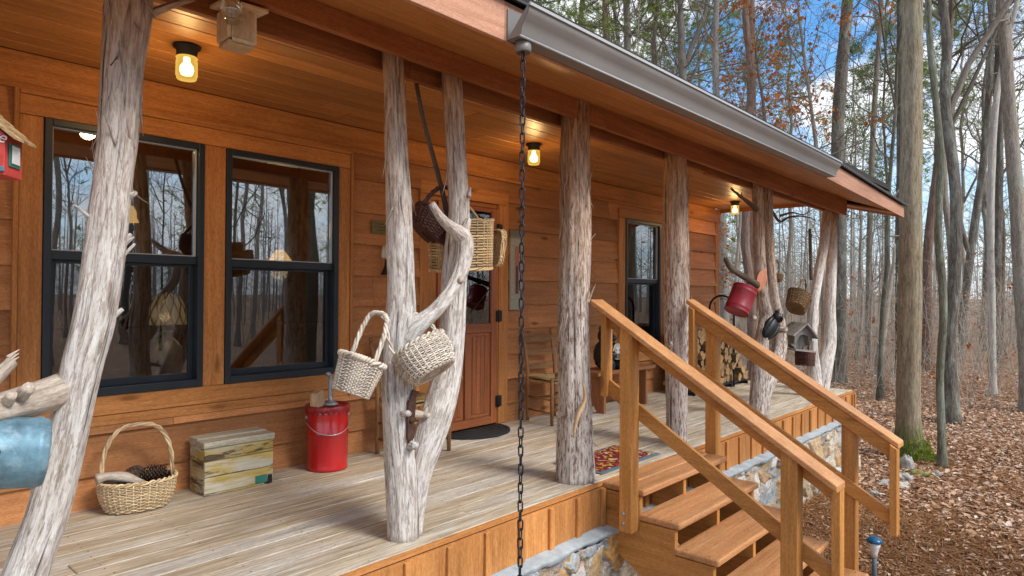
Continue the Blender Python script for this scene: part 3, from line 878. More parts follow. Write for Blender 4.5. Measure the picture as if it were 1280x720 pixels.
def rail(xa, xn, side):
    """xa: outer edge of the cap; newels at xn..xn+.09"""
    sl = .6155
    top = lambda y: 1.157 - sl * (2.435 - y)
    cx0, cx1 = xa, xa + .135
    mb = MB()
    a, b = 2.445, .985
    dz = .036
    mb.hexa([(cx0, b, H(top(b) - dz)), (cx1, b, H(top(b) - dz)), (cx1, a, H(top(a) - dz)), (cx0, a, H(top(a) - dz)), (cx0, b, H(top(b))), (cx1, b, H(top(b))), (cx1, a, H(top(a))), (cx0, a, H(top(a)))], 'y')
    mb.build('handrail', M['cap'], stairs, .006)
    ri0, ri1 = (xa + .105, xa + .131) if side < 0 else (xa + .012, xa + .04)
    mb = MB(); o = .039
    ya, yb = 2.425, 1.035
    for (o0, o1) in ((o, o + .095),):
        mb.hexa([(ri0, yb, H(top(yb) - o1)), (ri1, yb, H(top(yb) - o1)), (ri1, ya, H(top(ya) - o1)), (ri0, ya, H(top(ya) - o1)), (ri0, yb, H(top(yb) - o0)), (ri1, yb, H(top(yb) - o0)), (ri1, ya, H(top(ya) - o0)), (ri0, ya, H(top(ya) - o0))], 'y')
    mb.build('top_rail', M['rail'], stairs, .003)
    mb = MB(); o0, o1 = .465, .565
    mb.hexa([(ri0, yb, H(top(yb) - o1)), (ri1, yb, H(top(yb) - o1)), (ri1, ya - .04, H(top(ya - .04) - o1)), (ri0, ya - .04, H(top(ya - .04) - o1)), (ri0, yb, H(top(yb) - o0)), (ri1, yb, H(top(yb) - o0)), (ri1, ya - .04, H(top(ya - .04) - o0)), (ri0, ya - .04, H(top(ya - .04) - o0))], 'y')
    mb.build('lower_rail', M['rail'], stairs, .003)
    for yc, hb in ((2.392, .545), (1.012, None)):
        mb = MB()
        t_ = lambda y: H(top(y) - .038)
        bb = H(hb) if hb else H(top(1.012) - .60)
        x0_, x1_ = ri0 - .035, ri1 + .012
        y0_, y1_ = yc - .021, yc + .021
        mb.hexa([(x0_, y0_, bb), (x1_, y0_, bb), (x1_, y1_, bb), (x0_, y1_, bb), (x0_, y0_, t_(y0_)), (x1_, y0_, t_(y0_)), (x1_, y1_, t_(y1_)), (x0_, y1_, t_(y1_))], 'z')
        mb.build('baluster', M['rail'], stairs, .003)
    for yc, hb in (((2.195, -.255), (1.222, -.92)) if side < 0 else ((2.255, -.10), (1.288, -.92))):
        mb = MB()
        t_ = lambda y: H(top(y) - .038)
        y0_, y1_ = yc - .043, yc + .043
        mb.hexa([(xn, y0_, H(hb)), (xn + .088, y0_, H(hb)), (xn + .088, y1_, H(hb)), (xn, y1_, H(hb)), (xn, y0_, t_(y0_)), (xn + .088, y0_, t_(y0_)), (xn + .088, y1_, t_(y1_)), (xn, y1_, t_(y1_))], 'z')
        nw = mb.build('newel_post', M['rail'], stairs, .004)
        if side < 0 and hb > -.5:
            mb = MB()
            for hh in (-.14, -.20): mb.lathe([(0, 0), (.011, .0), (.011, .004), (.005, .007), (0, .007)], 12, (xn - .002, yc + .01, H(hh)), M=Matrix.Rotation(-PI / 2, 4, 'Y'))
            mb.build('bolt_head', M['galv'], nw)


rail(3.497, 3.515, -1)
rail(4.782, 4.812, 1)
# ------------------------------------------------------------------ posts
def trail(Y, pts):
    """(pixel x, pixel y, width in pixels) down a trunk standing in plane y=Y -> x, y, z, radius"""
    out = []
    for px, py, w in pts:
        p = at(px, py, 'y', Y) if not isinstance(Y, (list, tuple)) else None
        out.append((*p, .93 * w * depth(p) / FPX / 2 * math.cos(math.atan((px - 640) / FPX))))
    return out


def trunk(mb, pts, n=30, amp=.11, fr=15, fz=1.3, step=.035, flare=0):
    q = spline(pts, step)
    mb.tube(q[:, :3], q[:, 3], n, amp=amp, fr=fr, fz=fz)
    return q


def stub(mb, p, d, L, r, r2=None):
    p = np.array(p, float); d = np.array(d, float); d /= np.linalg.norm(d)
    k = np.linspace(0, 1, 5)[:, None]
    w = rng.normal(0, .05 * L, 3)
    mb.tube(p + d * L * k + w * k * k, np.linspace(r, r2 if r2 is not None else r * .45, 5), 8, amp=.25)


def knots(mb, q, k, zlo, zhi):
    sel = [i for i in range(len(q)) if zlo <= q[i][2] <= zhi]
    for _ in range(k):
        i = int(rng.choice(sel)); a = rng.uniform(PI, 2.1 * PI); r = q[i][3]
        d = np.array([math.cos(a), math.sin(a), .35]); s_ = r * rng.uniform(.22, .4)
        P = [q[i][:3] + d * r * u for u in (.72, .93, .985, 1.0)]
        mb.tube(P, [s_ * 1.8, s_ * 1.25, s_ * .9, s_ * .55], 10, amp=.25)


def shreds(q, k, zlo, zhi, parent, mname, length=(.08, .3)):
    """loose fibres of bark standing off the trunk q"""
    mb = MB()
    sel = [i for i in range(len(q)) if zlo <= q[i][2] <= zhi]
    for _ in range(k):
        i = int(rng.choice(sel)); a = rng.uniform(0, 2 * PI); r = q[i][3]
        d = np.array([math.cos(a), math.sin(a), 0]); L = rng.uniform(*length)
        p0 = q[i][:3] + d * r * .93
        off = rng.uniform(.006, .03) if rng.random() < .9 else rng.uniform(.03, .07)
        sg = rng.choice([-1, 1]); tg = np.array([-d[1], d[0], 0]) * rng.normal(0, .03)
        t = np.linspace(0, 1, 5)[:, None]
        P = p0 + np.array([0, 0, sg * L]) * t + d * off * t ** 2 + tg * t
        mb.tube(P, np.linspace(rng.uniform(.004, .011), .0012, 5), 4, flat=.3, amp=0)
    o = mb.build('loose_bark', M[mname], parent); o['kind'] = 'stuff'
    return o


PY = 2.585
# leaning post at the left
p = thing('porch_post', 'silvery leaning tree trunk post in front of the left window', 'porch post', (.52, PY, D), None)
a = trail(PY, [(162, -40, 64), (160, 20, 64), (153, 90, 58), (148, 170, 56), (141, 230, 54), (133, 300, 57), (126, 350, 58), (118, 400, 59), (105, 450, 58), (94, 500, 56), (80, 560, 58), (60, 640, 62), (38, 700, 66)])
x, y, z, r = a[-1]
a += [(x - .045, y, z - .15, r * 1.02), (x - .09, y, D - .004, r * 1.1)]
mb = MB(); q = trunk(mb, a)
for px, py, dx, L, rr in ((152, 306, .8, .05, .022), (150, 326, .7, .075, .009), (140, 398, .8, .05, .016), (108, 268, -1, .05, .006), (190, 15, .9, .16, .02)):
    c = at(px - (10 if dx > 0 else -8), py + 6, 'y', PY)
    stub(mb, c, (dx, -.25, .75), L + .03, rr)
stub(mb, at(150, 250, 'y', PY), (.5, -.8, .3), .07, .016, .008)
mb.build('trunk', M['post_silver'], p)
shreds(q, 40, D + 1.55, D + 2.3, p, 'post_silver', (.04, .14))
mb = MB()
b0, b1, b2 = at(82, 486, 'y', 2.62), at(40, 501, 'y', 2.50), at(-40, 522, 'y', 2.36)
qq = spline([(*b0, .052), (*b1, .048), (*b2, .040), (b2[0] - .15, b2[1] - .08, b2[2] - .02, .038)], .03)
mb.tube(qq[:, :3], qq[:, 3], 20, amp=.2)
stub(mb, at(26, 494, 'y', 2.40), (.2, -.7, .6), .045, .020, .017); stub(mb, at(10, 502, 'y', 2.38), (.1, -.7, .5), .04, .017, .014)
c0, c1 = at(-46, 500, 'y', 2.36), at(15, 452, 'y', 2.42)
mb.tube(spline([(*c0, .03), (*((c0 + c1) / 2 + [0, 0, -.01]), .026), (*c1, .018)], .03)[:, :3], np.linspace(.03, .017, len(spline([(*c0, .03), (*((c0 + c1) / 2 + [0, 0, -.01]), .026), (*c1, .018)], .03))), 12, amp=.3)
for dz in (-.006, .004, .012): stub(mb, c1 + np.array([-.01, 0, dz]), (.75, .1, .55 + dz * 9), .035, .008, .001)
mb.build('branch', M['limb'], p)

# forked post
p = thing('porch_post', 'forked silver tree post with two upright stems, hung with baskets', 'porch post', (2.12, PY, D))
A = trail(PY, [(490, 30, 29), (490, 66, 29), (493, 120, 29), (495, 180, 31), (498, 250, 34), (500, 310, 36), (501, 370, 38), (500, 400, 42), (497, 440, 43), (497, 500, 41), (500, 560, 42)])
A += trail(2.575, [(503, 610, 44), (504, 650, 44), (504, 683, 45)])
A[-1] = (A[-1][0], 2.575, D - .004, A[-1][3])
mb = MB(); qa = trunk(mb, A, 34)
B = trail(PY, [(564, 60, 27), (565, 95, 27), (568, 150, 28), (571, 210, 28), (574, 260, 29), (571, 310, 32), (567, 360, 34), (564, 420, 35), (558, 470, 39), (547, 515, 44), (534, 555, 42), (523, 590, 38), (516, 640, 32), (514, 672, 30)])
B[-1] = (B[-1][0], PY, D - .002, B[-1][3])
qb = trunk(mb, B, 30)
stub(mb, at(514, 557, 'y', 2.50), (-.1, -.9, .2), .04, .026, .018); stub(mb, at(503, 517, 'y', 2.52), (0, -1, .1), .05, .016, .014)
stub(mb, at(486, 402, 'y', 2.53), (-.9, -.25, .45), .07, .012, .005)
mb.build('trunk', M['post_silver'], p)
shreds(np.concatenate([qa, qb]), 34, D + 1.5, D + 2.33, p, 'post_silver')
shreds(np.concatenate([qa, qb]), 24, D + .1, D + 1.5, p, 'post_silver', (.03, .12))
mb = MB()
yb = 2.49
L = [(505, 432, 30, 2.56), (519, 409, 26, 2.52), (541, 391, 19, 2.49), (562, 366, 18, 2.48), (576, 337, 20, 2.48), (581, 308, 23, 2.48), (577, 294, 21, 2.48), (563, 284, 15, 2.475), (550, 271, 11, 2.47), (540, 255, 9, 2.46)]
pts = []
for px, py, w, yy in L:
    c = at(px, py, 'y', yy); pts.append((*c, w * depth(c) / FPX / 2))
trunk(mb, pts, 20, amp=.07)
c = at(580, 296, 'y', 2.48); e = at(586, 274, 'y', 2.50)
mb.tube(spline([(*c, .03), (*((c + e) / 2), .027), (*e, .018)], .02)[:, :3], np.linspace(.030, .016, len(spline([(*c, .03), (*((c + e) / 2), .027), (*e, .018)], .02))), 14, amp=.25)
stub(mb, at(586, 246, 'y', 2.52), (.25, .1, 1), .05, .014, .004)
mb.build('branch', M['post_silver'], p); mb = MB()
c = at(574, 350, 'y', 2.45); mb.lathe([(.0, .012), (.012, .010), (.020, .0)], 10, c + np.array([0, -.012, 0]), M=Matrix.Rotation(PI / 2, 4, 'X'))
mb.build('knot', M['limb'], p)

stick = MB()
s = [at(x_, y_, 'y', 2.70) for x_, y_ in ((520, 104), (529, 150), (541, 195), (553, 240), (560, 275), (566, 310))]
sp = spline([(*c, 0) for c in s], .04)
stick.tube(sp[:, :3], np.linspace(.011, .017, len(sp)), 9, amp=.3)
stub(stick, sp[10, :3], (-.6, 0, .6), .05, .006, .003)
tag(stick.build('dead_branch', M['logbark']), 'thin dark crooked stick standing behind the right stem of the forked post', 'stick')

mb = MB()
c = [at(x_, y_, 'y', 2.50) for x_, y_ in ((519, 488), (515, 500), (513, 525), (513, 548), (513, 562))]
for w_, (u, v) in zip((.034, .046, .042, .028), zip(c[:-1], c[1:])): mb.bar(u, v + (v - u) * .03, w_, .012, (0, -1, 0))
mb.lathe([(.0, .006), (.012, .004), (.013, 0)], 10, c[2] + np.array([0, -.012, 0]), M=Matrix.Rotation(PI / 2, 4, 'X'))
tag(mb.build('iron_strap', M['rust'], None, .003), 'rusty iron strap hanging in the crotch of the forked post', 'iron strap')
mb = MB()
c = [at(x_, y_, 'y', 2.56) for x_, y_ in ((514, 517), (527, 518), (541, 520), (550, 519))]
mb.tube(spline([(*v, 0) for v in c], .015)[:, :3], np.linspace(.022, .006, len(spline([(*v, 0) for v in c], .015))), 9, amp=.3)
c = [at(x_, y_, 'y', 2.55) for x_, y_ in ((530, 520), (533, 512), (534, 508))]
mb.tube(spline([(*v, 0) for v in c], .01)[:, :3], np.linspace(.016, .006, len(spline([(*v, 0) for v in c], .01))), 8, amp=.2)
tag(mb.build('antler_hook', M['limb']), 'pale forked twig hook across the crotch of the forked post', 'hook')

# straight shaggy post by the steps
p = thing('porch_post', 'straight shaggy barked post at the left side of the steps', 'porch post', (3.46, 2.56, D))
q0 = trail(2.56, [(719, 120, 37), (719, 150, 37), (719, 220, 39), (719, 300, 41), (718, 380, 41), (718, 450, 42), (719, 520, 46), (719, 570, 49), (719, 602, 51)])
q0[-1] = (*q0[-1][:2], D - .003, q0[-1][3])
mb = MB(); q = trunk(mb, q0, 34, amp=.13)
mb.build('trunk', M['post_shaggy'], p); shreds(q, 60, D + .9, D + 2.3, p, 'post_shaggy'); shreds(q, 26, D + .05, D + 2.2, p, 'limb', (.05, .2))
mb = MB()
c = [at(x_, y_, 'y', 2.44) for x_, y_ in ((729, 478), (731, 500), (722, 520), (717, 545))]
sp = spline([(*v, 0) for v in c], .03); mb.tube(sp[:, :3], np.concatenate([np.linspace(.006, .019, len(sp) // 2), np.linspace(.019, .007, len(sp) - len(sp) // 2)]), 6, flat=.5)
mb.build('peeling_bark', M['chip'], p)
# straight post right of the steps
p = thing('porch_post', 'straight brown and silver post behind the right handrail', 'porch post', (4.95, 2.60, D))
q0 = trail(2.60, [(844, 165, 31), (844, 195, 31), (845, 250, 33), (845, 300, 34), (846, 370, 34), (846, 450, 31), (846, 520, 29), (846, 552, 29)])
q0[-1] = (*q0[-1][:2], D - .003, q0[-1][3])
mb = MB(); q = trunk(mb, q0, 30, amp=.12)
stub(mb, at(838, 432, 'y', 2.5), (-.6, -.4, .3), .06, .02, .014)
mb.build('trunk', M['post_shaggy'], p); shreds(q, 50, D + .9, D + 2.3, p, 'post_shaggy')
# twin stemmed post
p = thing('porch_post', 'twin stemmed brown tree post hung with a red can and dark figure', 'porch post', (6.8, 2.62, D))
mb = MB()
A = trail(2.62, [(946, 205, 15), (947, 235, 15), (948, 280, 15), (950, 330, 16), (953, 370, 17), (958, 395, 18)]) + trail(2.60, [(954, 415, 18), (951, 440, 21), (950, 475, 24), (948, 517, 27)])
A[-1] = (*A[-1][:2], D - .003, A[-1][3])
qa = trunk(mb, A, 22, amp=.12)
B = trail(2.64, [(958, 210, 13), (960, 240, 13), (961, 290, 14), (963, 340, 15), (967, 375, 16), (973, 405, 19), (974, 435, 21), (966, 465, 20), (957, 490, 18), (953, 515, 17)])
B[-1] = (*B[-1][:2], D - .003, B[-1][3])
qb = trunk(mb, B, 22, amp=.12)
stub(mb, at(942, 398, 'y', 2.58), (-.8, -.3, .15), .10, .03, .006)
stub(mb, at(974, 412, 'y', 2.6), (.0, -1, .0), .08, .035, .03)
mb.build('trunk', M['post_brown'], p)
shreds(np.concatenate([qa, qb]), 40, D + .8, D + 2.3, p, 'post_brown')
mb = MB()
c = [at(x_, y_, 'y', 2.50) for x_, y_ in ((907, 323), (913, 335), (925, 343), (937, 350), (946, 356))]
sp = spline([(*v, 0) for v in c], .04); mb.tube(sp[:, :3], np.linspace(.018, .036, len(sp)), 10, amp=.25); mb.build('branch', M['logbark'], p); mb = MB()
c = [at(x_, y_, 'y', 2.58) for x_, y_ in ((914, 236), (926, 246), (938, 255), (946, 262))]
sp = spline([(*v, 0) for v in c], .04); mb.tube(sp[:, :3], np.linspace(.010, .022, len(sp)), 8, amp=.3)
stub(mb, at(928, 248, 'y', 2.58), (-.5, 0, .7), .07, .008, .004); mb.build('branch', M['logbark'], p); mb = MB()
c = [at(x_, y_, 'y', 2.60) for x_, y_ in ((966, 265), (975, 277), (985, 272), (998, 270), (1012, 272), (1020, 276))]
sp = spline([(*v, 0) for v in c], .04); mb.tube(sp[:, :3], np.linspace(.016, .005, len(sp)), 7, amp=.3); mb.build('branch', M['logbark'], p); mb = MB()
c = [at(x_, y_, 'y', 2.60) for x_, y_ in ((975, 270), (990, 266), (1004, 268), (1016, 262))]
sp = spline([(*v, 0) for v in c], .04); mb.tube(sp[:, :3], np.linspace(.012, .004, len(sp)), 7, amp=.3)
mb.build('branch', M['logbark'], p)
# forked end post
p = thing('porch_post', 'pale forked tree post at the far end of the porch', 'porch post', (8.65, 2.62, D))
mb = MB()
A = trail(2.63, [(1036, 245, 13), (1034, 268, 13), (1029, 310, 14), (1022, 350, 14), (1016, 390, 14), (1015, 430, 15), (1017, 460, 18), (1019, 491, 24)])
A[-1] = (*A[-1][:2], D - .003, A[-1][3])
qa = trunk(mb, A, 20, amp=.11)
B = trail(2.66, [(1043, 250, 13), (1041, 290, 14), (1039, 340, 15), (1037, 390, 17), (1036, 430, 21), (1031, 460, 22), (1027, 492, 20)])
B[-1] = (*B[-1][:2], D - .003, B[-1][3])
qb = trunk(mb, B, 20, amp=.11)
c = [at(x_, y_, 'y', 2.62) for x_, y_ in ((1020, 360), (1022, 390), (1021, 410))]
sp = spline([(*v, 0) for v in c], .04); mb.tube(sp[:, :3], np.linspace(.008, .02, len(sp)), 8, amp=.3)
mb.build('trunk', M['post_silver'], p)
mb = MB()
c = [at(x_, y_, 'y', 2.66) for x_, y_ in ((1012, 286), (1013, 315), (1014, 350))]
sp = spline([(*v, 0) for v in c], .05); mb.tube(sp[:, :3], np.linspace(.016, .020, len(sp)), 8, amp=.2)
stub(mb, sp[2, :3], (.6, -.2, .5), .05, .01, .006)
mb.build('branch', M['logbark'], p)

# ------------------------------------------------------------------ baskets
def weave(mb, a, b, a2, b2, hgt, rows, stakes, rod=.0045, exp=2.0, bulge=.0, m=0, z0=0.0, off=.004, flatz=1.0):
    """wicker wall round a super-ellipse: rods woven in and out of stakes"""
    if stakes % 2 == 0: stakes += 1
    K = stakes * 2
    th = np.arange(K) / K * 2 * PI

    def ring(t, z):
        A = a2 + (a - a2) * t + bulge * math.sin(t * PI); B_ = b2 + (b - b2) * t + bulge * math.sin(t * PI)
        c, s_ = np.cos(th), np.sin(th)
        return np.stack([A * np.sign(c) * np.abs(c) ** (2 / exp), B_ * np.sign(s_) * np.abs(s_) ** (2 / exp), np.full(K, z)], 1)
    ns = 4
    for i in range(rows):
        t = (i + .5) / rows; z = z0 + hgt * t
        R_ = ring(t, z); nrm = R_ * [1, 1, 0]; nrm /= np.linalg.norm(nrm, axis=1)[:, None]
        ph = np.where(((np.arange(K) // 2 + i) % 2) == 0, 1., -1.) * np.where(np.arange(K) % 2 == 0, 1., .25)
        P = R_ + nrm * (off * ph)[:, None]
        P[:, 2] += rng.normal(0, rod * .18, K)
        V = []; hz = hgt / rows * .47
        for q_ in range(ns):
            al = q_ / ns * 2 * PI + PI / 4
            V.append(P + nrm * rod * math.cos(al) + np.array([0, 0, 1.]) * hz * math.sin(al) * flatz)
        V = np.stack(V, 1).reshape(-1, 3)
        f = [(k * ns + j, ((k + 1) % K) * ns + j, ((k + 1) % K) * ns + (j + 1) % ns, k * ns + (j + 1) % ns) for k in range(K) for j in range(ns)]
        mb.add(V, f, np.stack([V[:, 2], np.tile(np.arange(ns), K) * .01, np.repeat(np.arange(K), ns) * .02], 1) + rng.uniform(-9, 9, 3), rng.random(), m, True)
    for k in range(0, K, 2):
        P = np.array([ring(t, z0 + hgt * t)[k] for t in np.linspace(0, 1, 6)])
        mb.tube(P, rod * 1.05, 5, m)
    return ring


def braid(mb, ring, z, r=.007, turns=None, m=0, strands=2):
    K = len(ring); big = np.concatenate([ring, ring[:1]])
    N = K * 3
    idx = np.linspace(0, K, N, endpoint=False)
    P = np.stack([np.interp(idx, np.arange(K + 1), big[:, c]) for c in range(3)], 1)
    nrm = P * [1, 1, 0]; nrm /= np.linalg.norm(nrm, axis=1)[:, None]
    turns = turns or max(10, int(K / 4))
    for s_ in range(strands):
        al = idx / K * 2 * PI * turns + s_ * 2 * PI / strands
        Q = P + nrm * (np.cos(al) * r * .8)[:, None] + np.array([0, 0, 1.]) * (np.sin(al) * r * .8)[:, None]
        Q[:, 2] += z
        mb.tube(Q, r * .75, 5, m, closed=True, caps=False)


def bottom(mb, ring0, z, m=0, rod=.004):
    v = np.vstack([[[0, 0, z]], ring0]); K = len(ring0)
    mb.add(v, [(0, 1 + (k + 1) % K, 1 + k) for k in range(K)], None, .3, m)
    for s_ in (.25, .4, .55, .7, .85, .98):
        P = ring0 * s_; P[:, 2] = z - .002 + .002 * np.where(np.arange(K) % 2 == 0, 1, -1)
        mb.tube(P, rod, 4, m, closed=True, caps=False)


def arch(mb, p0, p1, top, r, strands=3, m=0, side=0., k=28, twist=5, square=.8):
    """twisted handle from p0 to p1 rising to height top (local z)"""
    p0 = np.array(p0, float); p1 = np.array(p1, float)
    t = np.linspace(0, 1, k)
    c = np.cos(PI * (1 - t)); s_ = np.sin(PI * t)
    c = np.sign(c) * np.abs(c) ** square; s_ = s_ ** square
    P = (p0 + p1) / 2 + (p1 - p0) / 2 * c[:, None] + np.array([0, 0, 1.]) * ((top - (p0[2] + p1[2]) / 2) * s_)[:, None]
    T = np.gradient(P, axis=0); T /= np.linalg.norm(T, axis=1)[:, None]
    y = np.array([0, 1., 0]) if abs((p1 - p0)[0]) > abs((p1 - p0)[1]) else np.array([1., 0, 0])
    x = np.cross(T, y)
    for j in range(strands):
        al = t * twist * 2 * PI + j * 2 * PI / strands
        Q = P + x * (np.cos(al) * r * .7)[:, None] + y * (np.sin(al) * r * .7)[:, None]
        mb.tube(Q, r * .62 if strands > 1 else r, 6, m)


def rot(x=0, y=0, z=0):
    return (Matrix.Rotation(math.radians(z), 4, 'Z') @ Matrix.Rotation(math.radians(y), 4, 'Y') @ Matrix.Rotation(math.radians(x), 4, 'X'))


def basket(name, label, loc, rt, size, mat, rows=12, stakes=26, exp=2.0, bulge=.0, handles=(), rim=.007, rod=.0045, lining=None, cat='basket'):
    t = thing(name, label, cat, loc)
    t.rotation_euler = rt.to_euler()
    a, b, a2, b2, h = size
    mb = MB(); ring = weave(mb, a, b, a2, b2, h, rows, stakes, rod, exp, bulge)
    bottom(mb, ring(0, 0.0), .004)
    # dark inner shell closes the small gaps of the weave
    R0, R1 = ring(0, .006) * [.975, .975, 1], ring(1, h - .004) * [.975, .975, 1]; K = len(R0)

    def local(o):
        return o
    o = mb.build('woven_body', M[mat]); o.parent = t
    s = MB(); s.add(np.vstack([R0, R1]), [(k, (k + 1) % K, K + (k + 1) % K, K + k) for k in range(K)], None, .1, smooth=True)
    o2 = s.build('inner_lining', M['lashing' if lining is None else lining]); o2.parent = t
    s = MB(); braid(s, ring(1, h), .004, rim); o3 = s.build('rim', M[mat]); o3.parent = t
    for hd in handles:
        s = MB(); arch(s, *hd); o4 = s.build('handle', M[mat]); o4.parent = t
    return t, ring


BK = dict(k=28)
# basket on the floor
t, ring = basket('floor_basket', 'pale oval wicker basket with tall hoop handle standing on the porch floor', (1.405, 4.005, D + .006), rot(z=-8), (.190, .145, .150, .105, .155), 'wicker_pale', 17, 34, 2.2, .012,
                 [((-.175, 0, .14), (.175, 0, .14), .455, .010, 3, 0, 0., 30, 4, .75)], .008)
# pine cone and knotty wood lying in it
mb = MB()
for k in range(150):
    u = (k + .5) / 150; z = -.065 + .13 * u; a_ = k * 2.39996; r_ = .034 * math.sin(PI * min(1, u * .86 + .12)) + .004
    d = np.array([math.cos(a_), math.sin(a_), 0]); tg = np.array([-d[1], d[0], 0]); p0 = d * r_ * .5 + [0, 0, z]
    tip = d * (r_ + .014) + np.array([0, 0, z + .012]); w_ = .009
    mb.add([p0 + tg * w_ * .5, p0 - tg * w_ * .5, tip - tg * w_, tip + tg * w_, tip + [0, 0, .005]], [(0, 1, 2, 3), (3, 2, 4)], None, rng.random())
mb.lathe([(0, -.06), (.022, -.04), (.026, 0), (.016, .05), (0, .066)], 10)
o = mb.build('pine_cone', wood('pine cone scales', (.04, .024, .016, 1), (.10, .06, .04, 1), (.22, .15, .11, 1), 30, 9, .8, 0, .3))
o.location = (1.475, 4.0, D + .175); o.rotation_euler = (math.radians(80), math.radians(20), math.radians(65))
tag(o, 'large brown pine cone lying in the oval floor basket', 'pine cone')
o = dup(o, (1.395, 4.05, D + .165), 2.2, 'second pine cone half sunk in the oval floor basket beside the wood knot'); o.rotation_euler = (1.2, .3, 2.2)
mb = MB(); qq = spline([(-.13, 0, .0, .034), (-.08, .01, .012, .026), (0, 0, .01, .031), (.06, 0, -.01, .022), (.10, .01, -.02, .010)], .015)
mb.tube(qq[:, :3], qq[:, 3], 14, amp=.45)
o = mb.build('driftwood_knot', M['limb']); o.location = (1.325, 3.97, D + .18); o.rotation_euler = (0, .12, -.3)
tag(o, 'weathered grey wood knot lying across the rim of the floor basket', 'wood knot')

# hanging baskets
basket('hanging_basket', 'whitewashed square wicker basket with twin tall handles, hung left of the forked post', at(438, 492, 'y', 2.47), rot(y=20, z=12, x=8), (.094, .080, .074, .064, .150), 'wicker_white', 22, 32, 3.4, .0,
       [((0, -.074, .135), (0, .074, .135), .375, .010, 3, 0, 0., 30, 6, .55)], .010, .0035)
c = at(534, 452, 'y', 2.40)
basket('hanging_basket', 'round whitewashed wicker basket tipped to show its base, hung on the post branch', (c[0] + .03, c[1] - .02, c[2] - .055), rot(x=-30, y=-22, z=-14), (.135, .125, .105, .098, .145), 'wicker_white', 16, 30, 2.1, .018,
       [((-.125, 0, .12), (.125, 0, .12), .335, .009, 2, 0, 0., 28, 5, .8)], .009, .0045)
c = at(536, 292, 'y', 2.74)
basket('hanging_basket', 'dark brown vine basket hung by its arched handle behind the forked post', (c[0], c[1], c[2] - .02), rot(y=32, z=6, x=10), (.155, .10, .115, .07, .105), 'wicker_dark', 15, 26, 2.2, .01,
       [((-.145, 0, .09), (.145, 0, .09), .30, .011, 3, 0, 0., 28, 5, .75)], .010, .005)
# picnic basket with an open lid
c = at(577, 337, 'y', 2.74)
t = thing('picnic_basket', 'honey wicker picnic basket with open hinged lid hanging beside the door', 'basket', (c[0], c[1], c[2]))
t.rotation_euler = rot(y=-4, z=-6, x=4).to_euler()
mb = MB(); ring = weave(mb, .195, .075,   .19, .07, .275, 18, 36, .0045, 5.0, 0, off=.005); bottom(mb, ring(0, 0), .0); o = mb.build('woven_body', M['wicker_tan']); o.parent = t
s = MB(); K = len(ring(0, 0)); s.add(np.vstack([ring(0, .004) * [.97, .95, 1], ring(1, .273) * [.97, .95, 1]]), [(k, (k + 1) % K, K + (k + 1) % K, K + k) for k in range(K)], None, .1); s.add(ring(1, .271) * [.97, .95, 1], [tuple(range(K))], None, .2)
o = s.build('inner_lining', M['wicker_brown']); o.parent = t
s = MB(); braid(s, ring(1, .275), .004, .008); o = s.build('rim', M['wicker_tan']); o.parent = t
s = MB(); braid(s, ring(0, .0), .002, .007); o = s.build('base_rim', M['wicker_tan']); o.parent = t
s = MB(); s2 = MB(); rg = weave(s2, .105, .072, .105, .072, .03, 3, 22, .005, 4.5); K = len(rg(1, .03)); rr = rg(1, .03); s2.add(rr, [tuple(range(K))], None, .4)
for k in range(9): P = np.array([(-.10 + .2 * j / 12, -.068 + .136 * (k + .5) / 9, .034 + .004 * (-1) ** (j + k)) for j in range(13)]); s2.tube(P, .0065, 4)
braid(s2, rr, .0, .007)
s.merge(s2, Matrix.Translation((.232, 0, .12)) @ rot(y=98)); o = s.build('lid', M['wicker_tan']); o.parent = t
s = MB(); arch(s, (-.02, -.07, .275), (.02, .07, .275), .38, .010, 3, 0, 0., 24, 5, .8); o = s.build('handle', M['wicker_tan']); o.parent = t
s = MB(); s.tube(spline([(-.19, 0, .28, 0), (-.09, 0, .32, 0), (0, 0, .37, 0), (.06, 0, .35, 0), (.13, 0, .28, 0)], .02)[:, :3], .008, 6); o = s.build('swing_handle', M['wicker_tan']); o.parent = t

# ------------------------------------------------------------------ floor things
cr = thing('painted_crate', 'old wooden crate with peeling yellow and white paint under the windows', 'crate', (1.953, 4.032, D))
cr.rotation_euler = (0, 0, math.radians(-1.5))


def peel(axis_white):
    g = G('peeling yellow and white crate paint')
    gv = g.attr('gv'); tone = g.attr('tone', 'Fac')
    n = g.noise(g.map(gv, (13, 13, 3.0)), 1., 6., .68, .4); n2 = g.noise(g.map(gv, (50, 50, 6)), 1., 5., .7); n3 = g.noise(g.map(gv, (7, 7, 2.5), (4, 8, 2)), 1., 5., .6)
    n4 = g.noise(g.map(gv, (16, 16, 2.6), (1, 3, 7)), 1., 6., .7)
    yel = g.ramp(n2, [(.3, (.40, .28, .07)), (.7, (.60, .45, .15))])
    wht = g.ramp(n2, [(.3, (.46, .41, .30)), (.7, (.64, .59, .47))])
    c = g.mix(g.step(g.math('MULTIPLY_ADD', n2, .25, n3), .52, .66), yel, wht)
    bare = g.ramp(n2, [(.3, (.025, .02, .018)), (.7, (.17, .12, .08))])
    c = g.mix(g.step(g.math('MULTIPLY_ADD', n2, .22, n4), .635, .70), c, bare)
    c = g.mix(1., c, g.grey(g.math('MULTIPLY_ADD', tone, .3, .8)), 'MULTIPLY')
    return g.done(g.pbsdf(c, .8, n2, .4, .004, spec=.15))


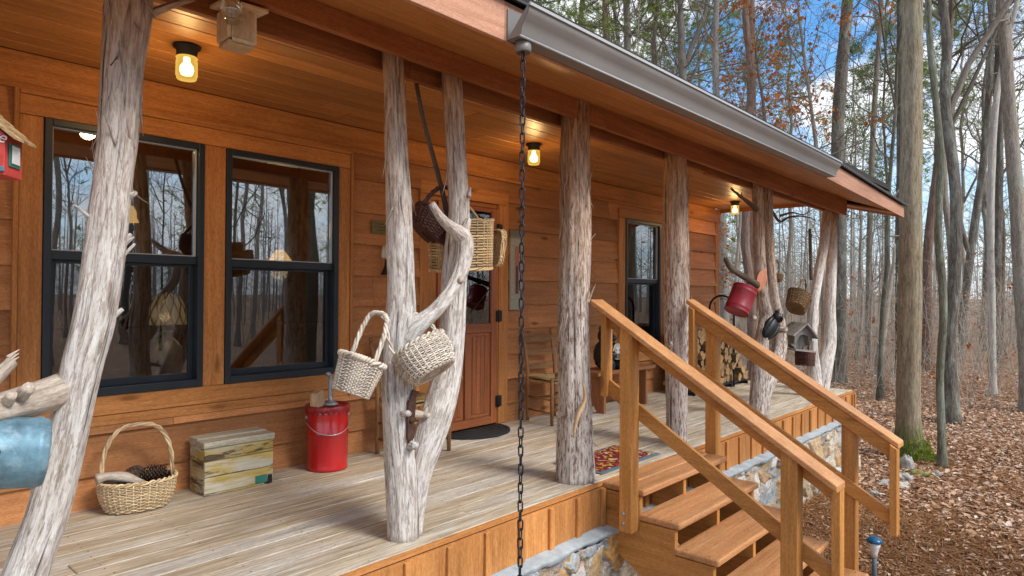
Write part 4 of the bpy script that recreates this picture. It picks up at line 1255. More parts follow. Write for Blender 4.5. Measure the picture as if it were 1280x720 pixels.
M['peel'] = peel(0)
cw, cd, ch_ = .212, .107, .32
for nm, mt, bxs in (('front_planks', 'peel', [(-cw, cw, -cd, -cd + .018, .012, .105), (-cw, cw - .055, -cd, -cd + .018, .0, .010), (-cw, cw, -cd - .001, -cd + .018, .108, .198), (-cw, cw, -cd, -cd + .018, .201, .275)]),
                   ('back_planks', 'peel', [(-cw, cw, cd - .018, cd, .0, .275)]),
                   ('end_panel', 'peel', [(-cw + .0, -cw + .016, -cd + .0185, cd - .0185, .0, .15), (-cw, -cw + .016, -cd + .0185, cd - .0185, .152, .275)]),
                   ('end_panel', 'peel', [(cw - .016, cw, -cd + .0185, cd - .0185, .0, .15), (cw - .016, cw, -cd + .0185, cd - .0185, .152, .275)]),
                   ('lid_planks', 'crate_lid', [(-cw - .008, cw + .006, -cd - .008, -.012, .2765, .314), (-cw - .004, cw + .002, -.010, cd + .006, .2765, .322)])):
    mb = MB()
    for b in bxs: mb.box(*b, 'x' if nm != 'end_panel' else 'y')
    o = mb.build(nm, M[mt], None, .005); o.parent = cr
mb = MB(); mb.box(.095, .17, -cd - .0035, -cd - .0012, .014, .062); o = mb.build('green_patch', M['green'], None, .002); o.parent = cr
mb = MB(); mb.box(.175, .204, -cd - .006, -cd - .0012, .004, .058); o = mb.build('corner_iron', M['black'], None, .003); o.parent = cr

pail = thing('lidded_pail', 'glossy red metal pail with crimped lid and wire bail on the porch floor', 'pail', (2.595, 3.985, D))
R_ = .128
mb = MB(); mb.lathe([(0, .003), (R_ - .004, .003), (R_, .0), (R_ + .001, .012), (R_ - .002, .022), (R_ + .001, .19), (R_ + .006, .196), (R_ + .006, .205), (R_ + .001, .212), (R_ + .003, .305), (R_ + .004, .335)], 48)
o = mb.build('pail_body', M['red_pail']); o.parent = pail
mb = MB(); n = 96
top = .345
prof = [(R_ + .006, top - .042, 1), (R_ + .012, top - .03, .6), (R_ + .012, top, 0), (R_ + .006, top + .006, 0), (R_ - .004, top + .002, 0), (R_ - .008, top - .008, 0), (.06, top - .006, 0), (0, top - .006, 0)]
v = []; ang = np.arange(n) * 2 * PI / n
for r, z, k in prof:
    for a_ in ang: v.append((r * math.cos(a_), r * math.sin(a_), z + k * .016 * abs(math.sin(a_ * 12))))
mb.add(v, [(i * n + j, i * n + (j + 1) % n, (i + 1) * n + (j + 1) % n, (i + 1) * n + j) for i in range(len(prof) - 1) for j in range(n)], None, .5, smooth=True)
o = mb.build('lid', M['red_dark']); o.parent = pail
mb = MB()
t_ = np.linspace(0, PI, 26); ca = math.radians(-22)
P = np.stack([np.cos(t_) * (R_ + .012) * 1.03, -np.sin(t_) * .142, .285 - np.sin(t_) * .085], 1)
mb.tube(P, .0028, 6)
for sx in (1, -1): mb.lathe([(.012, 0), (.010, .008), (.0, .010)], 10, (sx * (R_ + .002), 0, .285), M=Matrix.Rotation(sx * PI / 2, 4, 'Y'))
o = mb.build('wire_bail', M['wire']); o.parent = pail; o.rotation_euler = (0, 0, ca)
mb = MB()
pail.scale = (1.06, 1.06, 1.24)
c0 = np.array((2.60, 3.96, D + .434))
mb.lathe([(.052, 0), (.050, .006), (.032, .018), (.016, .026), (.014, .06), (.013, .155), (.015, .17)], 18, c0)
mb.tube(spline([(*(c0 + [0, 0, .16]), 0), (*(c0 + [-.004, 0, .19]), 0), (*(c0 + [-.02, -.006, .21]), 0), (*(c0 + [-.038, -.012, .206]), 0)], .01)[:, :3], .014, 10)
o = mb.build('metal_spout', M['galv']); tag(o, 'blue grey galvanised metal spout standing on the red pail lid', 'metal spout')
mb = MB(); mb.hexa([(-.05, -.035, 0), (.045, -.04, 0), (.05, .035, 0), (-.045, .03, 0), (-.055, -.03, .10), (.035, -.035, .115), (.04, .03, .11), (-.05, .025, .095)], 'z')
o = mb.build('wood_chunk', M['chip'], None, .008); o.location = (2.515, 3.99, D + .423); o.rotation_euler = (0, 0, .5); tag(o, 'rough chunk of split pale wood sitting on the red pail lid', 'wood chunk')

# blue pail hung sideways at the left edge
c = at(7, 566, 'y', 2.40)
bp = thing('hanging_pail', 'chalky blue galvanised pail hanging sideways on the leaning post branch', 'pail', tuple(c))
rt = rot(z=-8, y=97)
bp.rotation_euler = rt.to_euler()
mb = MB(); mb.lathe([(.104, -.16), (.108, -.155), (.104, -.15), (.102, .06), (.105, .066), (.105, .078), (.101, .084), (.099, .094), (.094, .097), (.0, .090)], 40)
mb.lathe([(.101, -.155), (.098, .085), (0, .085)], 40)
o = mb.build('pail_body', M['bluegalv']); o.parent = bp
mb = MB(); P = np.array([(-.02, -.108, -.03), (-.0, -.125, -.06), (-.02, -.14, -.10), (-.06, -.13, -.13)]); mb.tube(spline(np.c_[P, np.zeros(4)], .02)[:, :3], .004, 6)
mb.lathe([(.011, 0), (.009, .008), (0, .010)], 10, (-.02, -.102, -.03), M=Matrix.Rotation(PI / 2, 4, 'X'))
o = mb.build('bail', M['black']); o.parent = bp
mb = MB(); a0, a1 = at(-30, 601, 'y', 2.42), at(16, 600, 'y', 2.42)
mb.tube([a0, (a0 + a1) / 2, a1], [.012, .013, .010], 8, amp=.3); 
tag(mb.build('bark_splinter', M['limb']), 'pale wooden splinter under the hanging blue pail', 'splinter')

# ------------------------------------------------------------------ red birdhouse (left edge)
bh = thing('red_birdhouse', 'small red painted lodge birdhouse with shingled roof at the left edge', 'birdhouse', (.372, 2.19, H(1.487)))
bh.rotation_euler = (0, 0, math.radians(-36))
w_, d_, h_ = .085, .045, .105      # half width, half depth, wall height
mb = MB(); mb.prism([(-w_, 0), (w_, 0), (w_, h_), (0, h_ + .075), (-w_, h_)], 'y', -d_, d_, 'z'); o = mb.build('box', M['birdred'], None, .002); o.parent = bh
mb = MB()
for s_ in (-1, 1):
    for k in range(4):
        u0, u1 = k / 4, (k + 1.18) / 4
        for j in range(5):
            y0_ = -d_ - .018 + (2 * d_ + .036) * j / 5; y1_ = y0_ + (2 * d_ + .036) / 5 - .001
            A = lambda u: (s_ * (w_ + .022) * u, h_ + .088 - (.088 + .012) * u)
            (xa, za), (xb, zb) = A(u0), A(u1 + rng.uniform(-.02, .03)); lift = .003 * (1)
            mb.hexa([(xa, y0_, za), (xb, y0_, zb + lift), (xb, y1_, zb + lift), (xa, y1_, za), (xa, y0_, za + .005), (xb, y0_, zb + lift + .006), (xb, y1_, zb + lift + .006), (xa, y1_, za + .005)], 'x')
o = mb.build('shingle_roof', wood('straw brown shingles', (.20, .11, .05, 1), (.36, .23, .11, 1), (.5, .36, .2, 1), 40, 3, .8, 0, .3, .2, .7)); o.parent = bh
mb = MB(); mb.box(w_ - .080, w_ - .036, -d_ - .006, -d_ - .0008, .028, .088); mb.box(w_ - .087, w_ - .081, -d_ - .004, -d_ - .0008, .02, .092); o = mb.build('door', M['green'], None, .002); o.parent = bh
mb = MB(); mb.box(-w_, w_ + .002, -d_ - .007, -d_ - .0008, .008, .022); o = mb.build('base_strip', M['slate'], None, .002); o.parent = bh
mb = MB(); mb.box(w_ + .0008, w_ + .004, -.028, .028, .026, .088); o = mb.build('side_window', M['green'], None, .001); o.parent = bh
mb = MB(); mb.box(w_ + .0045, w_ + .007, -.019, .019, .034, .081); q2 = mb.build('curtain', M['white'], None, .001); q2.parent = o
mb = MB(); mb.lathe([(0, .011), (.007, .009), (.011, 0), (.007, -.009), (0, -.011)], 12, (w_ - .026, -d_ - .010, .040)); mb.lathe([(0, .009), (.006, .007), (.009, 0), (0, -.009)], 12, (w_ - .018, -d_ - .010, .050)); o = mb.build('white_figure', M['white']); o.parent = bh
cu = bpy.data.curves.new('lettering', 'FONT'); cu.body = 'Lodge'; cu.size = .042; cu.align_x = 'CENTER'; cu.extrude = .0008; cu.shear = .25
cu.materials.append(M['white']); o = bpy.data.objects.new('lettering', cu); COL.objects.link(o)
me = bpy.data.meshes.new_from_object(o.evaluated_get(bpy.context.evaluated_depsgraph_get())); bpy.data.objects.remove(o); o = bpy.data.objects.new('lettering', me); COL.objects.link(o); o.parent = bh
o.rotation_euler = (PI / 2, math.radians(20), 0); o.location = (.036, -d_ - .0012, .098)
mb = MB(); P = spline([(0, 0, h_ + .085, 0), (-.01, 0, h_ + .20, 0), (0, 0, h_ + .30, 0)], .04); mb.tube(P[:, :3], .0012, 5)
P = spline([(0, 0, h_ + .30, 0), (0, 0, H(2.33) - H(1.487), 0)], .1); mb.tube(P[:, :3], .0012, 5); o = mb.build('hanging_wire', M['black']); o.parent = bh

# raw pine birdhouse with jar under the beam
c = at(296, 24, 'y', 2.60)
bx = thing('pine_birdhouse', 'raw pine box birdhouse with a clear jar on its front, fixed under the porch beam', 'birdhouse', (c[0], 2.60, H(2.165)))
bx.rotation_euler = (0, 0, math.radians(-4))
mb = MB(); mb.box(-.058, -.044, -.055, .055, .02, .14, 'z'); mb.box(.044, .058, -.055, .055, .015, .15, 'z'); mb.box(-.0435, .0435, -.062, -.048, .022, .15, 'z'); mb.box(-.0435, .0435, .046, .06, .02, .15, 'z'); mb.box(-.05, .052, -.05, .05, .0, .0145, 'x'); mb.box(-.0435, .0435, -.066, -.0625, .004, .02, 'x')
o = mb.build('box', M['birdwood'], None, .002); o.parent = bx
mb = MB(); mb.hexa([(-.085, -.105, .135), (.085, -.105, .135), (.085, .075, .155), (-.085, .075, .155), (-.085, -.105, .150), (.085, -.105, .150), (.085, .075, .170), (-.085, .075, .170)], 'x'); o = mb.build('roof_board', M['birdwood'], None, .003); o.parent = bx
mb = MB(); mm = Matrix.Translation((-.046, -.062, .105)) @ Matrix.Rotation(PI / 2, 4, 'X') @ Matrix.Rotation(math.radians(-22), 4, 'Y'); mb.lathe([(.040, 0), (.041, .008), (.035, .016), (.039, .026), (.041, .08), (.036, .09), (.0, .092)], 28, M=mm); o = mb.build('jar', M['jar']); o.parent = bx
mb = MB(); mb.lathe([(.010, 0), (.010, .001), (0, .001)], 14, (.0588, -.02, .11), M=Matrix.Rotation(PI / 2, 4, 'Y')); mb.lathe([(.008, 0), (.008, .001), (0, .001)], 14, (.0588, .022, .095), M=Matrix.Rotation(PI / 2, 4, 'Y')); o = mb.build('vent_holes', M['black']); o.parent = bx
mb = MB(); mb.box(-.03, .03, -.04, .04, .165, .20); o = mb.build('mounting_block', M['birdwood']); o.parent = bx

# ------------------------------------------------------------------ ceiling lamps
for (lx, ly), lab in zip(((1.42, 3.46), (4.232, 3.53), (8.52, 3.66)), ('lit jar ceiling lamp above the left windows', 'lit jar ceiling lamp near the door seen beside the rain chain', 'lit jar ceiling lamp near the far corner of the porch')):
    t = thing('ceiling_lamp', lab, 'ceiling lamp', (lx, ly, H(2.43)))
    mb = MB(); mb.lathe([(.0, -.001), (.066, -.001), (.064, -.012), (.050, -.020), (.047, -.055), (.0, -.056)], 32, (lx, ly, H(2.43))); mb.build('cap', M['black'], t)
    mb = MB(); mb.lathe([(.048, -.057), (.051, -.062), (.046, -.070), (.050, -.080), (.051, -.15), (.046, -.158), (.047, -.164), (.043, -.170), (.0, -.168)], 32, (lx, ly, H(2.43))); mb.build('jar', M['lit_jar'], t)
    mb = MB(); mb.lathe([(.015, -.06), (.016, -.085), (.022, -.092), (.031, -.105), (.033, -.125), (.026, -.145), (.0, -.152)], 20, (lx, ly, H(2.43))); mb.build('bulb', M['bulb'], t)
    L = bpy.data.lights.new('lamp_glow', 'POINT'); L.energy = 6; L.color = (1, .62, .26); L.shadow_soft_size = .045
    lo = bpy.data.objects.new('lamp_glow', L); COL.objects.link(lo); lo.parent = t; lo.location = (0, 0, -.20)
# ------------------------------------------------------------------ things on the wall
mb = MB(); mb.box(3.100, 3.275, W - .034, W - .0262, H(1.650), H(1.752)); pq = mb.build('wall_plaque', M['brass'], None, .003)
tag(pq, 'small dull brass plaque screwed to the siding left of the door', 'plaque')
mb = MB()
for k, (a, b) in enumerate(((3.135, 3.245), (3.12, 3.26), (3.15, 3.23))): mb.box(a, b, W - .0362, W - .0344, H(1.722 - k * .024), H(1.728 - k * .024))
o = mb.build('engraved_lines', M['rust'], pq)
bl = thing('door_bell', 'small dark bell under a pale curved bracket on the siding left of the door', 'bell', (3.20, W - .03, H(1.45)))
mb = MB(); P = spline([(3.215, W - .02, H(1.47), 0), (3.205, W - .05, H(1.545), 0), (3.19, W - .09, H(1.555), 0), (3.175, W - .11, H(1.51), 0), (3.18, W - .11, H(1.455), 0)], .012); mb.tube(P[:, :3], np.linspace(.016, .008, len(P)), 8); mb.build('bracket', M['white'], bl)
mb = MB(); mb.lathe([(.0, 1.465), (.012, 1.46), (.016, 1.41), (.022, 1.385), (.040, 1.345), (.043, 1.335), (.038, 1.337)], 20, (3.205, W - .08, D)); mb.tube([(3.19, W - .1, H(1.50)), (3.205, W - .08, H(1.45))], .003, 5); mb.build('bell', M['black'], bl)

g = G('painted weathered board')
gv = g.attr('gv'); tc = g.n('TexCoord', 0)
n = g.noise(tc, 9., 5., .65); n2 = g.noise(tc, 34., 4., .7)
sep = g.nt.nodes.new('ShaderNodeSeparateXYZ'); g.nt.links.new(tc, sep.inputs[0])
c = g.ramp(n2, [(.3, (.10, .095, .07)), (.5, (.36, .36, .29)), (.7, (.55, .54, .46))])
u = g.math('ABSOLUTE', g.math('SUBTRACT', sep.outputs[0], .52)); zz = sep.outputs[2]
fig = g.math('MULTIPLY', g.math('LESS_THAN', g.math('MULTIPLY_ADD', n, .16, u), .27), g.math('MULTIPLY', g.math('GREATER_THAN', zz, .2), g.math('LESS_THAN', zz, .80)))
c = g.mix(fig, c, g.ramp(n2, [(.3, (.26, .09, .05)), (.7, (.50, .24, .17))]))
pole = g.math('MULTIPLY', g.math('LESS_THAN', u, .085), g.math('MULTIPLY', g.math('GREATER_THAN', zz, .2), g.math('LESS_THAN', zz, .55)))
c = g.mix(pole, c, (.05, .05, .06, 1))
top = g.math('GREATER_THAN', g.math('MULTIPLY_ADD', n2, .25, zz), 1.03); c = g.mix(g.math('MULTIPLY', top, .7), c, (.07, .075, .05, 1))
M['painting'] = g.done(g.pbsdf(c, .7, n2, .3, .003))
mb = MB(); mb.box(4.672, 4.842, W - .050, W - .0265, H(1.045), H(1.795), 'z'); o = mb.build('painted_board', M['painting'], None, .003)
tag(o, 'narrow weathered board with a painted figure hung on the siding right of the door', 'painted board')

# ------------------------------------------------------------------ mats
mb = MB(); a = np.linspace(0, PI, 30)
v = [(4.12 + math.cos(t) * .37, W - .075 - math.sin(t) * .34, 0) for t in a]
mb.prism([(x, y) for x, y, _ in v], 'z', H(.0025), H(.016))
for k in range(5): mb.tube([(4.12 + math.cos(t) * (.34 - k * .065), W - .085 - math.sin(t) * (.31 - k * .06), H(.016)) for t in a], .006, 5)
tag(mb.build('half_round_mat', M['mat_black']), 'black half round rubber mat in front of the door', 'door mat')

g = G('leaf patterned door mat')
tc = g.n('TexCoord', 3)
v1 = g.vor(tc, 42., 'Color'); hue = g.n('SeparateColor', 0, Color=v1); vd = g.vor(tc, 17.); n2 = g.noise(tc, 120., 3., .7); n = g.noise(tc, 14., 4., .6)
c = g.ramp(hue, [(0, (.13, .018, .022)), (.30, (.18, .024, .03)), (.52, (.42, .26, .04)), (.68, (.30, .06, .03)), (.82, (.50, .36, .10)), (.92, (.42, .36, .30))], 'CONSTANT')
c = g.mix(g.step(n, .5, .58), c, (.15, .02, .026, 1))
c = g.mix(.5, c, g.grey(g.step(n2, .2, .8)), 'OVERLAY')
M['doormat'] = g.done(g.pbsdf(c, .95, n2, .6, .004, spec=.05))
dm = thing('door_mat', 'dark red and yellow leaf patterned mat on the porch at the head of the steps', 'door mat', (4.13, 2.70, D))
mb = MB(); mb.box(3.72, 4.50, 2.50, 2.915, H(.0025), H(.008)); mb.build('rubber_border', M['slate'], dm, .003)
mb = MB(); mb.box(3.755, 4.465, 2.535, 2.885, H(.0085), H(.014)); mb.build('pile', M['doormat'], dm, .003)

# ------------------------------------------------------------------ chairs
def chair():
    t = thing('ladder_back_chair', 'ladder back chair with woven rush seat against the siding, right of the door', 'chair', (0, 0, 0), 'ladder back chairs on the porch')
    wb, wf, dp, sh = .185, .215, .175, .41
    for s in (-1, 1):
        mb = MB(); P = spline([(s * wb, dp, 0, .017), (s * wb, dp, .42, .018), (s * wb * 1.02, dp + .03, .66, .017), (s * wb * 1.04, dp + .075, .83, .013)], .05); mb.tube(P[:, :3], P[:, 3], 10)
        mb.lathe([(.013, 0), (.017, .012), (.012, .026), (0, .03)], 10, P[-1, :3]); mb.build('back_post', M['chairwood'], t)
        mb = MB(); mb.tube([(s * wf, -dp, 0), (s * wf, -dp, .2), (s * wf, -dp, sh + .02)], [.015, .019, .018], 10); mb.build('front_leg', M['chairwood'], t)
    for h_, hh in ((.50, .045), (.63, .048), (.755, .06)):
        mb = MB(); k = 9; yy = dp + (0.03 + .045 * (h_ - .66) / .17 if h_ > .6 else .012)
        pts = [(-wb + 2 * wb * j / (k - 1), yy + .018 * math.sin(PI * j / (k - 1))) for j in range(k)]
        poly = [(x, y - .005) for x, y in pts] + [(x, y + .005) for x, y in pts[::-1]]
        mb.prism(poly, 'z', h_ - hh * .5, h_ + hh * .5 + .01); mb.build('back_slat', M['chairwood'], t)
    mb = MB()
    for h_ in (.14, .26):
        mb.tube([(-wf, -dp, h_), (wf, -dp, h_)], .010, 8)
        for s in (-1, 1): mb.tube([(s * wf, -dp, h_ - .03), (s * wb, dp, h_ - .03)], .009, 8)
    mb.tube([(-wb, dp, .2), (wb, dp, .2)], .010, 8); mb.build('stretchers', M['chairwood'], t)
    mb = MB()
    n = 18
    for i in range(n):     # rush seat: four wedges of cord
        u = (i + .5) / n
        for a, b in (((-wf, -dp), (wf, -dp)), ((wf, -dp), (wb, dp)), ((wb, dp), (-wb, dp)), ((-wb, dp), (-wf, -dp))):
            a_, b_ = np.array(a) * (1 - u * .97), np.array(b) * (1 - u * .97)
            dip = .018 * u
            mb.tube([(*a_, sh - dip), (*((a_ + b_) / 2), sh + .004 - dip), (*b_, sh - dip)], .0075, 5)
    mb.box(-wb, wb, -dp, dp, sh - .03, sh - .018); mb.build('rush_seat', M['rush'], t)
    return t


c1 = chair(); c1.location = (5.02, 3.915, D); c1.rotation_euler = (0, 0, math.radians(-6))
dup(c1, (3.27, 3.90, D), math.radians(4), 'ladder back chair with woven rush seat half hidden behind the forked post')

# ------------------------------------------------------------------ bench and bear
bn = thing('plank_bench', 'low brown plank bench with notched board legs under the far window', 'bench', (6.1, 3.9, D))
mb = MB(); mb.box(5.50, 6.62, 3.745, 3.905, H(.385), H(.422), 'x'); mb.box(5.50, 6.62, 3.908, 4.06, H(.385), H(.422), 'x'); mb.build('seat', M['benchwood'], bn, .004)
for x_ in (5.63, 6.44):
    mb = MB(); mb.prism([(3.765, H(0)), (3.85, H(0)), (3.905, H(.085)), (3.96, H(0)), (4.045, H(0)), (4.045, H(.384)), (3.765, H(.384))], 'x', x_, x_ + .036, 'z'); mb.build('leg', M['benchwood'], bn, .003)
mb = MB(); mb.box(5.667, 6.439, 3.89, 3.92, H(.20), H(.26), 'x'); mb.build('stretcher', M['benchwood'], bn, .003)
br = thing('bear_figure', 'dark seated bear figure holding a round cream plate on the bench', 'bear figure', (5.83, 3.90, H(.422)))


def blob(mb, c, r, n=14, amp=.08, rt=None, m=0):
    c = np.array(c, float); v = []; f = []
    K = n * 2
    for i in range(n + 1):
        for j in range(K):
            a_, b_ = PI * i / n, 2 * PI * j / K
            d = np.array([math.sin(a_) * math.cos(b_), math.sin(a_) * math.sin(b_), math.cos(a_)])
            k = 1 + amp * noise.fractal(Vector(d * 3.0 + c * 5), 1, 2, 3)
            v.append(d * np.array(r) * k)
    v = np.array(v)
    if rt is not None: v = v @ np.array(rt)[:3, :3].T
    f = [(i * K + j, i * K + (j + 1) % K, (i + 1) * K + (j + 1) % K, (i + 1) * K + j) for i in range(n) for j in range(K)]
    mb.add(v + c, f, None, .5, m, True)


mb = MB(); X, Y, Z = 5.83, 3.90, H(.422)
blob(mb, (X, Y, Z + .15), (.125, .105, .155)); blob(mb, (X, Y - .02, Z + .345), (.085, .085, .085)); blob(mb, (X - .01, Y - .10, Z + .325), (.042, .055, .036))
for s in (-1, 1):
    blob(mb, (X + s * .062, Y + .0, Z + .42), (.028, .018, .03)); blob(mb, (X + s * .095, Y - .09, Z + .052), (.05, .10, .05)); blob(mb, (X + s * .10, Y - .16, Z + .06), (.043, .03, .058))
    mb.tube(spline([(X + s * .10, Y - .02, Z + .25, .045), (X + s * .135, Y - .08, Z + .18, .042), (X + s * .09, Y - .155, Z + .16, .038), (X + s * .07, Y - .165, Z + .165, .03)], .02)[:, :3], .041, 12, amp=.15)
mb.build('body', M['bearfur'], br)
mb = MB(); mb.lathe([(.0, .008), (.078, .008), (.085, .004), (.085, 0), (0, 0)], 30, (X + .02, Y - .148, Z + .19), M=Matrix.Rotation(PI / 2, 4, 'X')); pl_ = mb.build('round_plate', M['cream'], br)
mb = MB(); mb.lathe([(0, .010), (.075, .0095)], 30, (X + .02, Y - .148, Z + .19), M=Matrix.Rotation(PI / 2, 4, 'X'))
for s in (-1, 1): mb.lathe([(.010, .011), (0, .0125)], 10, (X + .02 + s * .028, Y - .148, Z + .205), M=Matrix.Rotation(PI / 2, 4, 'X'), m=1)
mb.tube([(X + .0, Y - .160, Z + .165), (X + .02, Y - .160, Z + .155), (X + .04, Y - .160, Z + .165)], .004, 5, m=1)
mb.build('face_marks', [M['white'], M['black']], pl_)

# ------------------------------------------------------------------ firewood
rk = thing('firewood_rack', 'black metal hoop rack holding firewood against the far wall', 'firewood rack', (8.0, 3.88, D))
mb = MB()
for x_ in (7.36, 8.50):
    t_ = np.linspace(0, PI, 16)
    P = [(x_, 3.66, H(.0)), (x_, 3.66, H(.5)), (x_, 3.66, H(1.02))] + [(x_, 3.83 - .17 * math.cos(q_), H(1.02 + .17 * math.sin(q_))) for q_ in t_[1:-1]] + [(x_, 4.00, H(1.02)), (x_, 4.00, H(.5)), (x_, 4.0, H(0))]
    s_ = MB(); s_.tube(P, .014, 8); s_.build('hoop_end', M['black'], rk)
mb = MB()
for y_ in (3.70, 3.98): mb.box(7.30, 9.02, y_ - .015, y_ + .015, H(.04), H(.07), 'x')
for x_ in (7.40, 8.45, 8.95): mb.box(x_ - .015, x_ + .015, 3.66, 4.02, H(.001), H(.04), 'y')
mb.build('base_rails', M['black'], rk)
protos = []
for k in range(4):
    mb = MB(); L = .40
    if k == 0: poly = [(-.06, -.03), (.0, -.045), (.06, -.03), (.01, .065)]
    elif k == 1: poly = [(math.cos(a_) * .055 * rng.uniform(.85, 1.1), math.sin(a_) * .05) for a_ in np.arange(9) / 9 * 2 * PI]
    elif k == 2: poly = [(-.065, -.02), (-.03, -.048), (.03, -.045), (.062, -.015), (.05, .02), (-.055, .025)]
    else: poly = [(-.05, -.04), (.035, -.05), (.055, .0), (.0, .055), (-.045, .03)]
    n = len(poly); v = []
    for i, y_ in enumerate(np.linspace(-L / 2, L / 2, 5)):
        w_ = rng.normal(0, .003, 2)
        for a_, b_ in poly: v.append((a_ * rng.uniform(.95, 1.05) + w_[0], y_, b_ * rng.uniform(.95, 1.05) + w_[1]))
    v = np.array(v)
    mb.add(v, [(i * n + j, i * n + (j + 1) % n, (i + 1) * n + (j + 1) % n, (i + 1) * n + j) for i in range(4) for j in range(n) if j < n // 2 + (k == 1) * 9], v[:, [0, 2, 1]] + rng.uniform(-9, 9, 3), None, 0)
    mb.add(v, [(i * n + j, i * n + (j + 1) % n, (i + 1) * n + (j + 1) % n, (i + 1) * n + j) for i in range(4) for j in range(n) if not (j < n // 2 + (k == 1) * 9)] + [tuple(range(n)), tuple(range(4 * n, 5 * n))[::-1]], v[:, [0, 2, 1]] + rng.uniform(-9, 9, 3), None, 1)
    o = mb.build('firewood_log', [M['logbark'], M['logend']]); tag(o, 'split firewood log in the stack on the hoop rack', 'firewood', 'split firewood logs in the rack'); protos.append(o)
first = set()
for r_ in range(8):
    x_ = 7.42 + .05 * (r_ % 2)
    while x_ < 9.02 - .13 * r_:
        k = int(rng.integers(4)); loc = (x_ + rng.normal(0, .008), 3.86 + rng.normal(0, .025), H(.122 + .088 * r_ + rng.normal(0, .005)))
        o = protos[k]
        if k in first: o = o.copy(); COL.objects.link(o)
        first.add(k); o.location = loc; o.rotation_euler = (rng.normal(0, .04), rng.uniform(0, 2 * PI), rng.normal(0, .07))
        x_ += rng.uniform(.105, .125)
for k in range(4):
    if k not in first: bpy.data.objects.remove(protos[k])

# ------------------------------------------------------------------ things hung on the far posts
c = at(926, 375, 'y', 2.52)
t = thing('red_can', 'faded red metal can hanging tilted from a branch of the twin stemmed post', 'can', tuple(c)); t.rotation_euler = rot(y=24, x=14, z=10).to_euler()
mb = MB(); mb.lathe([(.0, -.118), (.108, -.118), (.112, -.125), (.115, -.12), (.112, -.112), (.112, -.085), (.115, -.08), (.112, -.075), (.112, .075), (.115, .08), (.112, .085), (.112, .115), (.115, .12), (.112, .126), (.0, .122)], 36); o = mb.build('can_body', M['red_can']); o.parent = t
mb = MB(); mb.tube(spline([(-.10, 0, .12, 0), (-.06, 0, .17, 0), (.0, 0, .19, 0), (.06, 0, .17, 0), (.10, 0, .12, 0)], .02)[:, :3], .005, 6); mb.lathe([(.02, .122), (.02, .15), (0, .152)], 14, (.07, 0, 0)); o = mb.build('handle', M['rust']); o.parent = t
a_, b_ = at(956, 336, 'y', 2.52), at(947, 365, 'y', 2.52)
mb = MB(); d = b_ - a_; L = np.linalg.norm(d); d /= L; sd = np.cross(d, [-.55, -.83, 0]); sd /= np.linalg.norm(sd); nn = np.cross(sd, d)
v = []; K = 14
for i in range(K + 1):
    u = i / K; w_ = .056 * math.sin(PI * u) ** .8 * (1.15 - .3 * u)
    for s in (-1, 0, 1): v.append(a_ + d * L * u + sd * w_ * s + nn * (.010 * (1 - abs(s)) + .006))
    for s in (-1, 0, 1): v.append(a_ + d * L * u + sd * w_ * s - nn * .006)
f = []
for i in range(K):
    q = i * 6; p2 = q + 6
    f += [(q, q + 1, p2 + 1, p2), (q + 1, q + 2, p2 + 2, p2 + 1), (q + 3, p2 + 3, p2 + 4, q + 4), (q + 4, p2 + 4, p2 + 5, q + 5), (q, p2, p2 + 3, q + 3), (q + 2, q + 5, p2 + 5, p2 + 2)]
mb.add(v, f, None, .5); tag(mb.build('wooden_leaf', M['leather']), 'orange brown carved leaf hanging on the twin stemmed post', 'leaf ornament')

c = at(965, 406, 'y', 2.46)
t = thing('dark_animal_figure', 'dark animal figure with pointed ears fixed to the twin stemmed post', 'animal figure', tuple(c)); t.rotation_euler = rot(y=44, z=-20).to_euler()
mb = MB(); blob(mb, (0, 0, -.04), (.062, .05, .125), amp=.05); blob(mb, (0, -.01, .095), (.058, .052, .052), amp=.04)
for s in (-1, 1): mb.lathe([(.026, 0), (.014, .03), (0, .062)], 8, (s * .036, -.005, .128)); mb.tube(spline([(s * .055, -.01, .05, 0), (s * .075, -.015, -.03, 0), (s * .05, -.015, -.14, 0)], .03)[:, :3], [.02, .026, .026, .022, .016, .012, .008][:len(spline([(s * .055, -.01, .05, 0), (s * .075, -.015, -.03, 0), (s * .05, -.015, -.14, 0)], .03))], 8) if False else None
for s in (-1, 1):
    P = spline([(s * .052, -.012, .05, .02), (s * .070, -.018, -.03, .028), (s * .048, -.015, -.15, .006)], .03); mb.tube(P[:, :3], P[:, 3], 8, amp=.2)
mb.lathe([(.018, 0), (.010, .018), (0, .03)], 8, (0, -.055, .09), M=Matrix.Rotation(PI / 2, 4, 'X')); o = mb.build('body', M['black']); o.parent = t
mb = MB()
for s in (-1, 1): mb.lathe([(.009, 0), (.006, .005), (0, .006)], 10, (s * .022, -.056, .108), M=Matrix.Rotation(PI / 2, 4, 'X'))
o = mb.build('eyes', M['cream']); o.parent = t
c = at(970, 345, 'y', 2.72)
basket('hanging_basket', 'tiny dark round basket hanging behind the twin stemmed post', (c[0], c[1], c[2] - .06), rot(y=8), (.075, .07, .05, .05, .075), 'wicker_brown', 7, 16, 2, .008, [((-.068, 0, .06), (.068, 0, .06), .24, .007, 2, 0, 0., 20, 4, .8)], .006, .004)
c = at(994, 380, 'y', 2.58)
basket('hanging_basket', 'brown splint basket with bent handle hanging tilted on the far forked post', (c[0], c[1], c[2] - .05), rot(y=34, z=10, x=12), (.155, .115, .125, .095, .16), 'wicker_brown', 11, 22, 3, .0, [((-.15, 0, .14), (.15, 0, .14), .37, .009, 2, 0, 0., 26, 3, .75)], .009, .006)
c = at(997, 428, 'y', 2.56)
t = thing('grey_birdhouse', 'grey barn board birdhouse with steep roof hanging between the far posts', 'birdhouse', tuple(c)); t.rotation_euler = rot(z=-38, y=6).to_euler()
